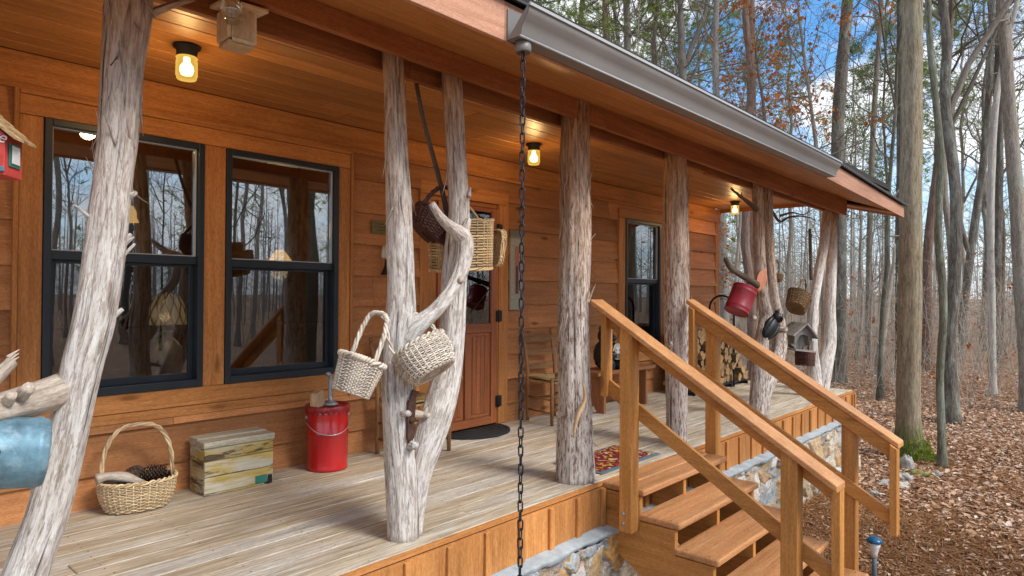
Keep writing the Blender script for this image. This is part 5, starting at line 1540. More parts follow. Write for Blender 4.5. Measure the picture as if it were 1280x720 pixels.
mb = MB(); n = 20; hole = [(.045 * math.cos(q_), .03 + .045 * math.sin(q_)) for q_ in np.linspace(0, 2 * PI, n, endpoint=False)]
for sgn in (1,):
    mb.prism([(-.105, -.02), (-.03, -.07), (.03, -.07), (.105, -.02), (.105, .10), (.0, .19), (-.105, .10)], 'y', -.02, .10, 'z')
mb.prism([(-.105, -.02), (-.105, .10), (0, .19), (.105, .10), (.105, -.02), (.085, -.02), (.05, .075), (0, .095), (-.05, .075), (-.085, -.02)], 'y', -.10, -.021, 'z'); o = mb.build('box', M['greyboard'], None, .002); o.parent = t
mb = MB()
for s in (-1, 1):
    for k in range(5):
        y0_ = -.15 + k * .062
        mb.hexa([(s * .0, y0_, .205), (s * .145, y0_, .06), (s * .145, y0_ + .06, .06), (s * .0, y0_ + .06, .205), (s * .0, y0_, .225), (s * .16, y0_, .072), (s * .16, y0_ + .06, .072), (s * .0, y0_ + .06, .225)], 'x')
o = mb.build('roof', M['greyboard'], None, .002); o.parent = t
mb = MB(); mb.box(-.12, .12, -.16, .10, -.09, -.072, 'x'); o = mb.build('perch_board', M['greyboard'], None, .002); o.parent = t
c = at(1006, 449, 'y', 2.56)
basket('hanging_basket', 'small dark bark bucket hanging low between the far posts', (c[0], c[1], c[2] - .07), rot(y=6), (.105, .09, .095, .085, .15), 'wicker_dark', 10, 18, 4, 0, [((-.10, 0, .13), (.10, 0, .13), .34, .007, 2, 0, 0., 20, 3, .8)], .008, .006)

# ------------------------------------------------------------------ seen through the windows
tb = thing('sideboard_table', 'dark wooden table just inside the left window', 'table', (1.9, 4.95, D))
mb = MB(); mb.box(1.15, 2.35, 4.72, 5.22, H(.565), H(.60), 'x'); mb.build('table_top', M['chairwood'], tb, .004)
for x_ in (1.2, 2.3):
    for y_ in (4.77, 5.17): mb = MB(); mb.box(x_ - .03, x_ + .03, y_ - .03, y_ + .03, D, H(.563), 'z'); mb.build('leg', M['chairwood'], tb)
lp = thing('jug_lamp', 'stoneware jug table lamp with arched rattan shade behind the left window', 'table lamp', (1.91, 4.93, H(.601)))
mb = MB(); X, Y, Z = 1.91, 4.93, H(.601)
mb.lathe([(0, .0), (.092, .0), (.100, .02), (.102, .17), (.094, .205), (.06, .25), (.034, .275), (.030, .30), (.036, .305), (.036, .32), (0, .32)], 36, (X, Y, Z)); mb.tube(spline([(X - .03, Y, Z + .295, 0), (X - .065, Y, Z + .30, 0), (X - .085, Y, Z + .265, 0), (X - .07, Y, Z + .225, 0)], .01)[:, :3], .012, 8); mb.build('jug', M['clay'], lp)
mb = MB(); mb.tube([(X, Y, Z + .32), (X, Y, Z + .60)], .008, 8); mb.lathe([(.02, .62), (.02, .60), (0, .64)], 10, (X, Y, Z)); mb.build('stem', M['brass'], lp)
mb = MB(); mb.lathe([(.125, .36), (.128, .42), (.112, .50), (.07, .57), (.02, .59)], 30, (X, Y, Z)); sh = mb.build('lamp_shade', M['shade_dim'], lp)
mb = MB()
for k in range(12):
    a_ = k / 12 * 2 * PI; mb.tube([(X + math.cos(a_ + u * .9) * r_, Y + math.sin(a_ + u * .9) * r_, Z + z_) for u, r_, z_ in ((0, .128, .36), (.25, .131, .42), (.5, .115, .50), (.75, .073, .575), (1, .02, .60))], .004, 5)
    mb.tube([(X + math.cos(a_ - u * .9) * r_, Y + math.sin(a_ - u * .9) * r_, Z + z_) for u, r_, z_ in ((0, .128, .36), (.25, .131, .42), (.5, .115, .50), (.75, .073, .575), (1, .02, .60))], .004, 5)
mb.build('rattan_ribs', M['lashing'], sh)
L = bpy.data.lights.new('lamp_glow', 'POINT'); L.energy = 2.2; L.color = (1, .7, .36); L.shadow_soft_size = .03
lo = bpy.data.objects.new('lamp_glow', L); COL.objects.link(lo); lo.parent = lp; lo.location = (-.06, -.12, .42)
c = at(158, 266, 'y', 5.6)
cl = thing('pendant_lamp', 'glowing tulip shaped glass lamp seen through the left window behind the leaning post', 'pendant lamp', tuple(c))
mb = MB(); mb.lathe([(.02, .07), (.05, .05), (.068, .01), (.07, -.03), (.085, -.07)], 24, c); mb.build('lamp_shade', M['shade_lit'], cl)
mb = MB(); mb.tube([c + [0, 0, .07], c + [0, 0, .2], (c[0], c[1], H(2.39))], .01, 8); mb.build('rod', M['brass'], cl)
c = at(350, 325, 'y', 6.1)
cl = thing('pendant_lamp', 'warm hanging lamp with angular shade seen through the middle of the right front window', 'pendant lamp', tuple(c))
mb = MB(); mb.lathe([(.03, .10), (.05, .09), (.14, -.02), (.14, -.035)], 6, c, smooth=False); mb.build('lamp_shade', M['shade_lit'], cl)
mb = MB(); mb.tube([c + [0, 0, .10], c + [0, 0, .4], (c[0], c[1], H(2.39))], .008, 8); mb.build('rod', M['brass'], cl)
L = bpy.data.lights.new('lamp_glow', 'POINT'); L.energy = 12; L.color = (1, .6, .26); L.shadow_soft_size = .08
lo = bpy.data.objects.new('lamp_glow', L); COL.objects.link(lo); lo.parent = cl; lo.location = (0, 0, -.12)

# ------------------------------------------------------------------ yard things
gl = thing('solar_light', 'small stake light with blue cap and frosted cone beside the steps', 'garden light', (5.32, 1.25, 0))
mb = MB(); X, Y, Z = 5.32, 1.25, H(-.555)
mb.lathe([(.0, .030), (.03, .026), (.052, .010), (.055, -.004), (.05, -.010), (0, -.010)], 20, (X, Y, Z)); mb.build('cap', M['solarblue'], gl)
mb = MB(); mb.lathe([(.044, -.011), (.034, -.045), (.022, -.085), (.020, -.115), (0, -.116)], 20, (X, Y, Z)); mb.build('lens', M['white'], gl)
mb = MB(); mb.tube([(X, Y, Z - .117), (X, Y, Z - .2), (X, Y, -.05)], .016, 10); mb.build('stake', M['slate'], gl)


def rock(px, py, w, h, label, mat, ax=1.):
    c = at(px, py, 'z', float(gz(9, 0))); mb = MB(); blob(mb, c + [0, 0, h * .25], (w / 2, w / 2 * ax, h / 2), 14, .45, rot(z=rng.uniform(0, 180)))
    o = mb.build('rock', M[mat]); tag(o, label, 'rock')


rock(1116, 611, .34, .12, 'flat pale rock lying before the mossy tree foot', 'rock', .6)
rock(1128, 603, .24, .14, 'pale rock leaning against the flat rock before the mossy tree foot', 'rock', .7)
rock(1133, 588, .16, .24, 'upright pale rock touching the foot of the mossy tree', 'rock', .8)
rock(1147, 596, .30, .09, 'yellow green mossy rock right of the pale rocks', 'mossrock', .45)
rock(1092, 640, .20, .11, 'pale rock in the leaves left of the right handrail end', 'rock', .7)
rock(1094, 623, .18, .10, 'dark edged rock in the leaves behind the right handrail', 'rock', .7)
rock(1172, 595, .16, .07, 'small grey rock at the foot of the thin crooked tree', 'rock', .6)
# ------------------------------------------------------------------ trees
def bark(name, c0, c1, c2, lichen=.35, moss=0., scale=1.):
    g = G(name)
    gv = g.attr('gv')
    rnd = g.n('ObjectInfo', 5)
    n1 = g.noise(g.map(gv, (34 * scale, 34 * scale, 5.)), 1., 6., .72, .4)
    n2 = g.noise(g.map(gv, (70, 70, 16)), 1., 4., .7)
    n3 = g.noise(g.map(gv, (5, 5, 1.6)), 1., 5., .65)
    f = g.math('ADD', g.math('MULTIPLY', n1, .7), g.math('MULTIPLY', n2, .3))
    col = g.ramp(f, [(.32, c0), (.5, c1), (.68, c2)])
    if lichen: col = g.mix(g.math('MULTIPLY', g.step(g.math('MULTIPLY_ADD', n2, .3, n3), .66, .78), lichen), col, (.34, .37, .31, 1))
    col = g.mix(1., col, g.grey(g.math('MULTIPLY_ADD', rnd, .7, .65)), 'MULTIPLY')
    if moss:
        z = g.n('SeparateXYZ', 2, Vector=g.n('NewGeometry', 0))
        m = g.math('MULTIPLY', g.step(g.math('MULTIPLY_ADD', n3, -.9, z), moss, moss - .3), .8)
        mc = g.ramp(n2, [(.3, (.03, .05, .008)), (.5, (.085, .12, .02)), (.7, (.17, .20, .04))])
        col = g.mix(m, col, mc)
        band = g.math('MULTIPLY', g.step(n3, .60, .70), .2); col = g.mix(band, col, mc)
    return g.done(g.pbsdf(col, .95, f, 1., .03, spec=.05))


M['bark'] = bark('grey brown hardwood bark', (.10, .08, .065, 1), (.27, .23, .19, 1), (.45, .405, .35, 1))
M['bark_dark'] = bark('dark grey bark', (.05, .044, .038, 1), (.145, .128, .108, 1), (.29, .265, .235, 1), .6)
M['bark_oak'] = bark('ridged tan grey oak bark', (.07, .05, .03, 1), (.20, .15, .095, 1), (.32, .26, .185, 1), .3, .15)
M['bark_green'] = bark('smooth greenish bark', (.06, .06, .042, 1), (.155, .155, .112, 1), (.28, .28, .22, 1), .5)
M['bark_pale'] = bark('pale grey bark', (.19, .17, .15, 1), (.40, .37, .335, 1), (.56, .53, .49, 1), .5)
M['bark_pine'] = bark('reddish pine bark', (.075, .045, .034, 1), (.20, .13, .10, 1), (.34, .24, .195, 1), .25)
M['twig'] = bark('grey twigs', (.085, .068, .056, 1), (.21, .18, .15, 1), (.34, .305, .265, 1), .2)
M['brush'] = bark('pale dry brush', (.18, .14, .11, 1), (.38, .32, .26, 1), (.54, .48, .42, 1), .1)
M['bark_far'] = bark('far bark with light painted in', (.26, .235, .21, 1), (.46, .43, .39, 1), (.62, .59, .55, 1), .2)  # bark colour lightened to stand in for stronger light on the far woods


def leafmat(name, stops, trans=.35):
    g = G(name)
    r = g.n('NewGeometry', 8)
    c = g.ramp(r, stops)
    d = g.n('BsdfDiffuse', Color=c); t = g.n('BsdfTranslucent', Color=c)
    mx = g.nt.nodes.new('ShaderNodeMixShader'); mx.inputs[0].default_value = trans
    g.nt.links.new(d, mx.inputs[1]); g.nt.links.new(t, mx.inputs[2])
    return g.done(mx.outputs[0])


M['needles'] = leafmat('pine needles', [(0, (.12, .18, .045)), (.5, (.22, .29, .075)), (1, (.34, .41, .14))])
M['orange_leaf'] = leafmat('russet oak leaves', [(0, (.30, .10, .03)), (.5, (.46, .17, .05)), (1, (.56, .25, .09))], .5)
M['green_leaf'] = leafmat('sparse green leaves', [(0, (.08, .13, .03)), (.5, (.13, .20, .05)), (1, (.22, .27, .08))], .5)


def limb(mb, p, d, L, r, lvl, R, kids, up=.12, wig=.22, sides=(6, 4, 3, 3), ends=None, droop=0.):
    k = 6 if lvl == 0 else (4 if lvl == 1 else 3)
    P = [np.array(p, float)]; d = np.array(d, float)
    for i in range(k):
        d = d + R.normal(0, wig, 3) + np.array([0, 0, up - droop * i / k]); d /= np.linalg.norm(d); P.append(P[-1] + d * L / k)
    P = np.array(P)
    mb.tube(P, np.linspace(r, max(r * .28, .0025), k + 1), sides[min(lvl, 3)], caps=False)
    if ends is not None and lvl >= 1: ends.append((P[-1], d, lvl)); ends.append((P[-2], d, lvl))
    if lvl < len(kids):
        for _ in range(kids[lvl]):
            t = R.uniform(.22, 1); i = min(k - 1, int(t * k)); q = P[i] + (P[i + 1] - P[i]) * (t * k - i)
            dd = (P[i + 1] - P[i]); dd /= np.linalg.norm(dd)
            o = R.normal(0, 1, 3); o -= dd * (o @ dd); o /= np.linalg.norm(o)
            limb(mb, q, dd * .62 + o * .78, L * R.uniform(.30, .58) * (1.15 - t * .4), max(r * (1 - t * .6) * .5, .0035), lvl + 1, R, kids, up, wig, sides, ends, droop)


def tuft(mb, p, d, R, n=9, L=.16, w=.006):
    d = np.array(d) / np.linalg.norm(d)
    D_ = d * .55 + R.normal(0, .55, (n, 3)); D_ /= np.linalg.norm(D_, axis=1)[:, None]
    O = np.cross(D_, R.normal(0, 1, (n, 3))); O /= np.linalg.norm(O, axis=1)[:, None]
    ll = L * R.uniform(.6, 1.2, n)[:, None]
    B = np.array(p) + D_ * .01
    v = np.stack([B - O * w, B + O * w, B + D_ * ll], 1).reshape(-1, 3)
    mb.add(v, [(3 * i, 3 * i + 1, 3 * i + 2) for i in range(n)], v, .5)


def leaves(mb, p, R, n=5, s=.05, spread=.12):
    c = np.array(p) + R.normal(0, spread, (n, 3))
    a = R.normal(0, 1, (n, 3)); a[:, 2] -= .5; a /= np.linalg.norm(a, axis=1)[:, None]
    b = np.cross(a, R.normal(0, 1, (n, 3))); b /= np.linalg.norm(b, axis=1)[:, None]
    ss = s * R.uniform(.6, 1.3, n)[:, None]
    nn = np.cross(a, b) * .25
    v = np.stack([c, c + (a * .5 + b * .42 + nn) * ss, c + a * ss * 1.1, c + (a * .5 - b * .42 + nn) * ss], 1).reshape(-1, 3)
    mb.add(v, [(4 * i, 4 * i + 1, 4 * i + 2, 4 * i + 3) for i in range(n)], v, .5)


def tree_proto(name, label, h, r0, seed, mat, kind='bare', start=.35, nb=20, group=None, cat='tree', lean=0.0):
    R = np.random.default_rng(seed)
    t = thing(name, label, cat, (0, 0, 0), group)
    k = max(8, int(h / .9))
    P = np.zeros((k, 3)); P[:, 2] = np.linspace(-.25, h, k)
    w = np.cumsum(R.normal(0, .10, (k, 2)), 0) * np.linspace(.3, 1.2, k)[:, None]; w -= w[0]
    P[:, :2] = w + np.linspace(0, lean * h, k)[:, None] * np.array([1, .3])
    tt = np.linspace(0, 1, k)
    rad = r0 * (1 - .80 * tt ** 1.1); rad[0] *= 1.55
    mb = MB(); q = spline(np.c_[P, rad], .35); q[:, 3] *= 1 + .5 * np.exp(-np.clip(q[:, 2], 0, 9) / .22)
    mb.tube(q[:, :3], q[:, 3], 12, amp=.10); mb.build('trunk', mat, t)
    cb = MB(); lf = MB(); ends = []
    if kind == 'bare' and h > 9:      # a second leader forking off
        j = int(len(q) * R.uniform(.3, .5)); az = R.uniform(0, 2 * PI); L = h * R.uniform(.3, .45)
        limb(cb, q[j, :3], (math.cos(az) * .45, math.sin(az) * .45, 1), L, q[j, 3] * .75, 0, R, (9, 5, 3), .08, .12, (7, 4, 3, 3), ends)
    for i in range(nb):
        u = start + (1 - start) * (i + R.random()) / nb
        j = min(len(q) - 2, int(u * (len(q) - 1))); p = q[j, :3]; rr = q[j, 3]
        az = R.uniform(0, 2 * PI)
        if kind == 'pine':
            L = h * .17 * (1.15 - u) / (1.15 - start) * R.uniform(.7, 1.2); el = R.uniform(-.05, .35)
            limb(cb, p, (math.cos(az), math.sin(az), el), L, min(rr * .4, .03), 0, R, (6, 4), .03, .16, (4, 3, 3, 3), ends)
        else:
            L = h * .26 * (1.2 - u) * R.uniform(.6, 1.2); el = R.uniform(.35, 1.3)
            limb(cb, p, (math.cos(az), math.sin(az), el), L, min(rr * .5, .06), 0, R, (6, 4, 2) if h > 9 else (5, 3), .07, .24, (5, 4, 3, 3), ends)
    cr = cb.build('crown', M['twig'], t)
    if kind == 'pine':
        for p, d, l in ends: tuft(lf, p, d, R, 11, .23, .010)
        lf.build('needles', M['needles'], cr)
    elif kind in ('orange', 'green'):
        for p, d, l in ends:
            if R.random() < .55: leaves(lf, p, R, 4, .085 if kind == 'orange' else .06, .10)
        lf.build('leaves', M['orange_leaf' if kind == 'orange' else 'green_leaf'], cr)
    return t


def pt(px, py, dep):
    d = _F + _R * (px - 640) / FPX - _U * (py - 360) / FPX
    return _C + d * dep


def own_tree(name, label, base, stems, mat, seed, n=16, amp=.12, branches=14, bstart=.3, flare=.5, h_extra=6., crown='bare', moss=None, blen=2.6, cat='tree'):
    """a tree surveyed from the photo: base = depth; stems = lists of (px, py, width px), the first one from the ground up"""
    R = np.random.default_rng(seed)
    dep = base
    mb = MB(); root = None; cb = MB(); ends = []
    for si, st in enumerate(stems):
        pts = []
        for px, py, w in st:
            p = pt(px, py, dep); pts.append((*p, .93 * w * dep / FPX / 2 * math.cos(math.atan((px - 640) / FPX))))
        if si == 0:
            x, y, z, r = pts[0]
            pts[0] = (x, y, float(gz(x, y)) - .12, r)
            root = (x, y, float(gz(x, y)))
        a, b = np.array(pts[-1]), np.array(pts[-2])
        g_ = (a - b) / np.linalg.norm((a - b)[:3])
        if h_extra: pts.append((*(a[:3] + g_[:3] * h_extra * .5 + [0, 0, .3]), a[3] * .75)); pts.append((*(a[:3] + g_[:3] * h_extra + [.2, -.2, .6]), a[3] * .4))
        q = spline(pts, .16)
        if si == 0: q[:, 3] *= 1 + flare * np.exp(-np.clip(q[:, 2] - root[2] + .02, 0, 9) / .18)
        mb.tube(q[:, :3], q[:, 3], n, amp=amp, fr=7)
        for i in range(branches):
            u = R.uniform(bstart, 1); j = min(len(q) - 2, int(u * (len(q) - 1)))
            az = R.uniform(0, 2 * PI)
            limb(cb, q[j, :3], (math.cos(az), math.sin(az), R.uniform(0, .9)), blen * R.uniform(.5, 1.2), min(.4 * q[j, 3], .03), 0, R, (5, 4, 2), .06, .24, (5, 4, 3, 3), ends)
    t = thing(name, label, cat, root)
    mb.build('trunk', mat, t)
    if branches:
        cr = cb.build('crown', M['twig'], t)
        if crown == 'orange':
            lf = MB()
            for p, d, l in ends:
                if R.random() < .022: leaves(lf, p, R, 11, .085, .12)
            lf.build('leaves', M['orange_leaf'], cr)
    return t, q


def gdep(px, py):
    return depth(at(px, py, 'z', -.1))


# the big oak and its moss
M['bark_moss'] = bark('ridged tan oak bark with moss at the foot', (.085, .065, .042, 1), (.27, .22, .15, 1), (.44, .38, .29, 1), .25, .02, 1.)
d1 = depth((10.38, 2.02, 0))
t, q = own_tree('oak_tree', 'tan barked tree with bright green moss round its foot by the porch end', d1,
                [[(1137, 590, 37), (1136, 545, 35), (1135, 500, 33), (1137, 400, 33), (1138, 300, 32), (1139, 200, 30), (1140, 100, 29), (1141, 0, 28), (1142, -60, 27)]], M['bark_moss'], 5, 30, .10, 9, .72, .75, 7.)
mb = MB(); x, y, z = t.location
for k in range(900):
    a_ = rng.uniform(0, 2 * PI); hh = rng.uniform(0, 1) ** 2.2 * (.17 + .13 * math.cos(a_ + 2.2)); r_ = .165 + .13 * math.exp(-hh / .16) + rng.uniform(-.01, .03)
    tuft(mb, (x + math.cos(a_) * r_, y + math.sin(a_) * r_, z + hh), (math.cos(a_) * .6, math.sin(a_) * .6, .7), rng, 5, .034, .0045)
mb.build('moss', leafmat('moss tufts', [(0, (.10, .15, .015)), (.5, (.20, .26, .03)), (1, (.33, .38, .06))], .2), t)
own_tree('crooked_tree', 'thin crooked greenish tree just right of the mossy oak', gdep(1178, 586), [[(1178, 587, 14), (1177, 540, 12), (1175, 470, 11.5), (1179, 400, 11.5), (1178, 350, 11.5), (1173, 300, 11.5), (1174, 250, 11), (1176, 200, 11), (1170, 130, 10), (1163, 60, 9.5), (1160, 0, 9), (1158, -40, 9)]], M['bark_green'], 9, 16, .08, 10, .5, .3, 5.)
own_tree('forked_tree', 'dark leaning forked tree in the woods right of the crooked tree', gdep(1197, 452), [[(1196, 452, 13), (1200, 420, 12), (1207, 370, 12), (1213, 320, 12), (1220, 270, 12), (1228, 215, 11), (1234, 150, 10), (1238, 80, 9), (1240, 0, 8)], [(1214, 322, 9), (1206, 300, 8), (1198, 265, 7.5), (1195, 220, 7), (1190, 150, 6.5), (1184, 80, 6)]], M['bark_dark'], 11, 12, .1, 12, .4, .45)
own_tree('bare_tree', 'stout dark lichen spotted tree right of the leaning forked tree', gdep(1245, 452), [[(1244, 453, 19), (1244, 400, 16), (1245, 330, 16), (1247, 260, 15), (1248, 180, 14), (1249, 90, 13), (1250, 0, 12)]], M['bark_dark'], 12, 14, .1, 12, .45, .4)
own_tree('bare_tree', 'large brown tree at the right edge of the view with a burl', gdep(1288, 515), [[(1287, 516, 26), (1283, 440, 24), (1276, 340, 22), (1270, 240, 21), (1262, 140, 20), (1257, 60, 19), (1253, 0, 18)], ], M['bark'], 13, 18, .1, 10, .6, .4)
own_tree('bare_tree', 'dark barked tree rising behind the end of the gutter', 17., [[(1050, 482, 18), (1050, 420, 18), (1050, 320, 18), (1048, 220, 19), (1048, 150, 18), (1053, 80, 17), (1060, 0, 16)]], M['bark_dark'], 14, 14, .1, 16, .5, .3)
own_tree('bare_tree', 'dark narrow tree half hidden behind the mossy oak', 19., [[(1124, 470, 11), (1124, 300, 11), (1125, 200, 10), (1125, 100, 10), (1125, 0, 9)]], M['bark_dark'], 15, 12, .1, 12, .5)
own_tree('bare_tree', 'slim reddish tree right of the crooked tree top', 20., [[(1160, 470, 16), (1158, 380, 15), (1161, 300, 14), (1170, 220, 11), (1181, 120, 10), (1190, 0, 9)]], M['bark_pine'], 16, 12, .1, 10, .55)
own_tree('bare_tree', 'brown tree trunk above the middle of the roof', 18., [[(940, 470, 14), (940, 300, 14), (939, 90, 13), (938, 0, 12)]], M['bark_pine'], 17, 12, .1, 16, .55)
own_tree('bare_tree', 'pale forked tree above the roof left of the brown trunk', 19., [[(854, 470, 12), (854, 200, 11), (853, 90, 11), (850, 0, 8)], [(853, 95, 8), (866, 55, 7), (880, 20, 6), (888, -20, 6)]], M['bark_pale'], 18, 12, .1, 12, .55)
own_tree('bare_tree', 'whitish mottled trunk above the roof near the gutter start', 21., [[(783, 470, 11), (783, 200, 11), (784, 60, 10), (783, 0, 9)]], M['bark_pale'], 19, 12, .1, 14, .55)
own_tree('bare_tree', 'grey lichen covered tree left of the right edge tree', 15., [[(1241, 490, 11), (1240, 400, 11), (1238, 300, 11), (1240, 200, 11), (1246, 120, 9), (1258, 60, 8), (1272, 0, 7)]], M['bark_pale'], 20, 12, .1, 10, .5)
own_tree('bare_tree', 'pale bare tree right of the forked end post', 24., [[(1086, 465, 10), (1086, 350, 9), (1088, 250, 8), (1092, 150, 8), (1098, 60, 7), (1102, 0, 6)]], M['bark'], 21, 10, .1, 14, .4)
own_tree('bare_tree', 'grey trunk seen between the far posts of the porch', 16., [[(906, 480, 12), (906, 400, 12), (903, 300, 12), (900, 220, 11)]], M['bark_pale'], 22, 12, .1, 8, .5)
own_tree('broken_snag', 'broken leaning dead snag in the leaves between end post and mossy oak', gdep(1100, 470), [[(1097, 472, 14), (1100, 440, 12), (1106, 400, 9), (1112, 360, 7), (1117, 330, 5), (1118, 305, 3)], [(1106, 400, 6), (1104, 380, 4), (1100, 362, 3)]], M['bark'], 23, 10, .3, 2, .6, .2, 0, blen=.8, cat='dead tree')
own_tree('oak_sapling', 'slender oak with orange leaves just beyond the far corner of the cabin', 14.5, [[(917, 478, 5), (918, 400, 5), (921, 330, 4.5), (925, 280, 4), (926, 240, 3)]], M['bark'], 24, 8, .1, 16, .3, .3, 1.0, 'orange', blen=1.5)
own_tree('oak_sapling', 'oak with russet leaves hanging above the end of the roof', 13.2, [[(1030, 480, 6), (1028, 300, 6), (1022, 200, 6), (1012, 120, 5), (1004, 60, 4)]], M['bark'], 25, 8, .1, 26, .55, .3, 1.5, 'orange', blen=2.0)
own_tree('oak_sapling', 'small oak with russet leaves above the middle of the gutter', 16., [[(962, 470, 6), (962, 300, 6), (956, 150, 5), (948, 90, 4)]], M['bark'], 27, 8, .1, 16, .62, .3, .8, 'orange', blen=1.3)

# the rest of the woods: eleven kinds, copied
GH, GP, GS = 'bare trees of the surrounding woods', 'pines of the surrounding woods', 'thin saplings of the surrounding woods'
LH = 'bare leafless hardwood standing among the other trees of the woods'
LPn = 'tall pine with green needles high up among the bare trees'
LS = 'thin bare sapling growing under the taller trees'
LG = 'slim tree with sparse small green leaves among the bare trees'
kinds = []
for k, (h, r, m, st) in enumerate(((18, .085, 'bark', .33), (20, .12, 'bark_dark', .4), (15, .06, 'bark_pale', .28), (19, .095, 'bark', .4), (13, .05, 'bark_green', .25))):
    kinds.append(('H', tree_proto('bare_tree', LH, h, r, 100 + k, M[m], 'bare', st, 22, GH, lean=(k - 2) * .012)))
for k in range(3): kinds.append(('P', tree_proto('pine_tree', LPn, 20 + k, .10 + .02 * k, 120 + k, M['bark_pine'], 'pine', .42 + .06 * k, 46, GP)))
for k in range(3): kinds.append(('S', tree_proto('sapling', LS, 5.5 + 1.5 * k, .022 + .008 * k, 130 + k, M['bark_green' if k == 1 else 'bark'], 'bare', .25, 14, GS, lean=.03 * (k - 1))))
kinds.append(('G', tree_proto('leafy_tree', LG, 13, .07, 140, M['bark'], 'green', .35, 20, 'trees with sparse green leaves')))
placed = [(10.4, 2.0), (10.2, 1.5)]
used = set()
TR = np.random.default_rng(42)


def free(x, y, gap):
    if -4 < x < 11.2 and 1.0 < y < 12: return False
    return all((x - a) ** 2 + (y - b) ** 2 > gap * gap for a, b in placed)


def put(kind, x, y, label=None, group=None):
    opts = [o for k, o in kinds if k == kind]; o = opts[int(TR.integers(len(opts)))]
    if o.name in used: o = dup(o, (0, 0, 0))
    used.add(o.name)
    o.location = (x, y, float(gz(x, y))); o.rotation_euler = (0, 0, TR.uniform(0, 6.28)); s = TR.uniform(.85, 1.2); o.scale = (s, s, s)
    if label: o['label'] = label; o['group'] = group
    placed.append((x, y))


n = 0; tries = 0
while n < 44 and tries < 6000:
    tries += 1
    az = math.radians(TR.uniform(1.5, 50)); r = 13 + 33 * TR.random() ** .8
    x, y = r * math.cos(az), r * math.sin(az)
    if not free(x, y, 1.15): continue
    if y > 8.5 and r < 17: continue
    u = TR.random()
    far_left = az > math.radians(22)
    kind = 'H' if u < .40 else ('P' if u < (.66 if far_left else .50) else ('G' if u < (.80 if far_left else .58) else 'S'))
    put(kind, x, y); n += 1
# pines close behind the roof
for x, y in ((15.5, 10.2), (14.0, 12.2), (17.5, 12.5), (16.5, 15.0), (12.6, 13.4), (19, 9.5)): put('P', x, y)
# the yard side, mirrored in the window panes
LM = 'tree across the yard that shows only as a reflection in the window panes'
GM = 'trees mirrored in the windows'
placed.append((6.6, -2.6))
n = 0
while n < 26:
    x, y = TR.uniform(-2, 30), -TR.uniform(4.5, 30)
    if not free(x, y, 1.6) or (x < 9 and y > -6.5): continue
    put('H', x, y, LM, GM); n += 1
own = tree_proto('yard_tree', 'thick barked tree in the yard reflected in the right hand front window', 20, .27, 77, M['bark_oak'], 'bare', .3, 14)
own.location = (6.6, -2.6, 0)

# ------------------------------------------------------------------ distant wood, brush and leaf litter (uncountable)
R = np.random.default_rng(5)
mb = MB()
for k in range(430):
    az = math.radians(R.uniform(-78, 52) if k < 300 else R.uniform(-78, 0)); r = 46 + 75 * R.random() ** .8
    x, y = r * math.cos(az), r * math.sin(az); h = R.uniform(8, 17); rr = R.uniform(.04, .13)
    z = float(gz(x, y)) - .4
    w = R.normal(0, .25, 2)
    mb.tube([(x, y, z), (x + w[0] * .4, y + w[1] * .4, z + h * .4), (x + w[0], y + w[1], z + h)], [rr * 1.15, rr * .8, rr * .25], 5, caps=False)
    for _ in range(11):
        u = R.uniform(.12, .98); a_ = R.uniform(0, 2 * PI); L = R.uniform(1.2, 4.2) * (1.1 - u * .5); p = np.array([x + w[0] * u, y + w[1] * u, z + h * u])
        d = np.array([math.cos(a_), math.sin(a_), R.uniform(.2, 1.2)]); e = p + d * L
        mb.tube([p, (p + e) / 2 + R.normal(0, .15, 3), e], [.03, .02, .008], 3, caps=False)
        for _ in range(2):
            f_ = p + (e - p) * R.uniform(.4, 1); mb.tube([f_, f_ + R.normal(0, .7, 3) + [0, 0, .4]], [.014, .006], 3, caps=False)
for k in range(620):
    az = math.radians(R.uniform(-2, 48) if k < 440 else R.uniform(-75, 0)); r = 36 + 50 * R.random()
    x, y = r * math.cos(az), r * math.sin(az); h = R.uniform(4, 11); rr = R.uniform(.02, .07); z = float(gz(x, y)) - .4; w = R.normal(0, .35, 2)
    mb.tube([(x, y, z), (x + w[0] * .4, y + w[1] * .4, z + h * .5), (x + w[0], y + w[1], z + h)], [rr, rr * .7, .008], 4, caps=False)
    for _ in range(16):
        u = R.uniform(.08, 1); a_ = R.uniform(0, 2 * PI); L = R.uniform(.6, 2.2); p = np.array([x + w[0] * u, y + w[1] * u, z + h * u])
        e = p + np.array([math.cos(a_), math.sin(a_), R.uniform(.0, 1.0)]) * L
        mb.tube([p, (p + e) / 2 + R.normal(0, .12, 3), e], [.018, .013, .006], 3, caps=False)
        f_ = p + (e - p) * R.uniform(.3, 1); mb.tube([f_, f_ + R.normal(0, .5, 3)], [.010, .005], 3, caps=False)
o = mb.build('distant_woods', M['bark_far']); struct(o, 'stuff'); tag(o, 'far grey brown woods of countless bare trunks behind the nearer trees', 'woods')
mb = MB()
for k in range(420):
    az = math.radians(R.uniform(0, 52) if k > 260 else R.uniform(-75, 0)); r = 36 + 60 * R.random()
    x, y = r * math.cos(az), r * math.sin(az)
    if R.random() < .55 and az < math.radians(18): continue
    p = np.array([x, y, R.uniform(4, 13)])
    for _ in range(12): tuft(mb, p + R.normal(0, .8, 3), R.normal(0, 1, 3) + [0, 0, .3], R, 7, .75, .035)
o = mb.build('distant_pine_foliage', M['needles']); struct(o, 'stuff'); tag(o, 'green pine foliage hazing the far woods', 'foliage')

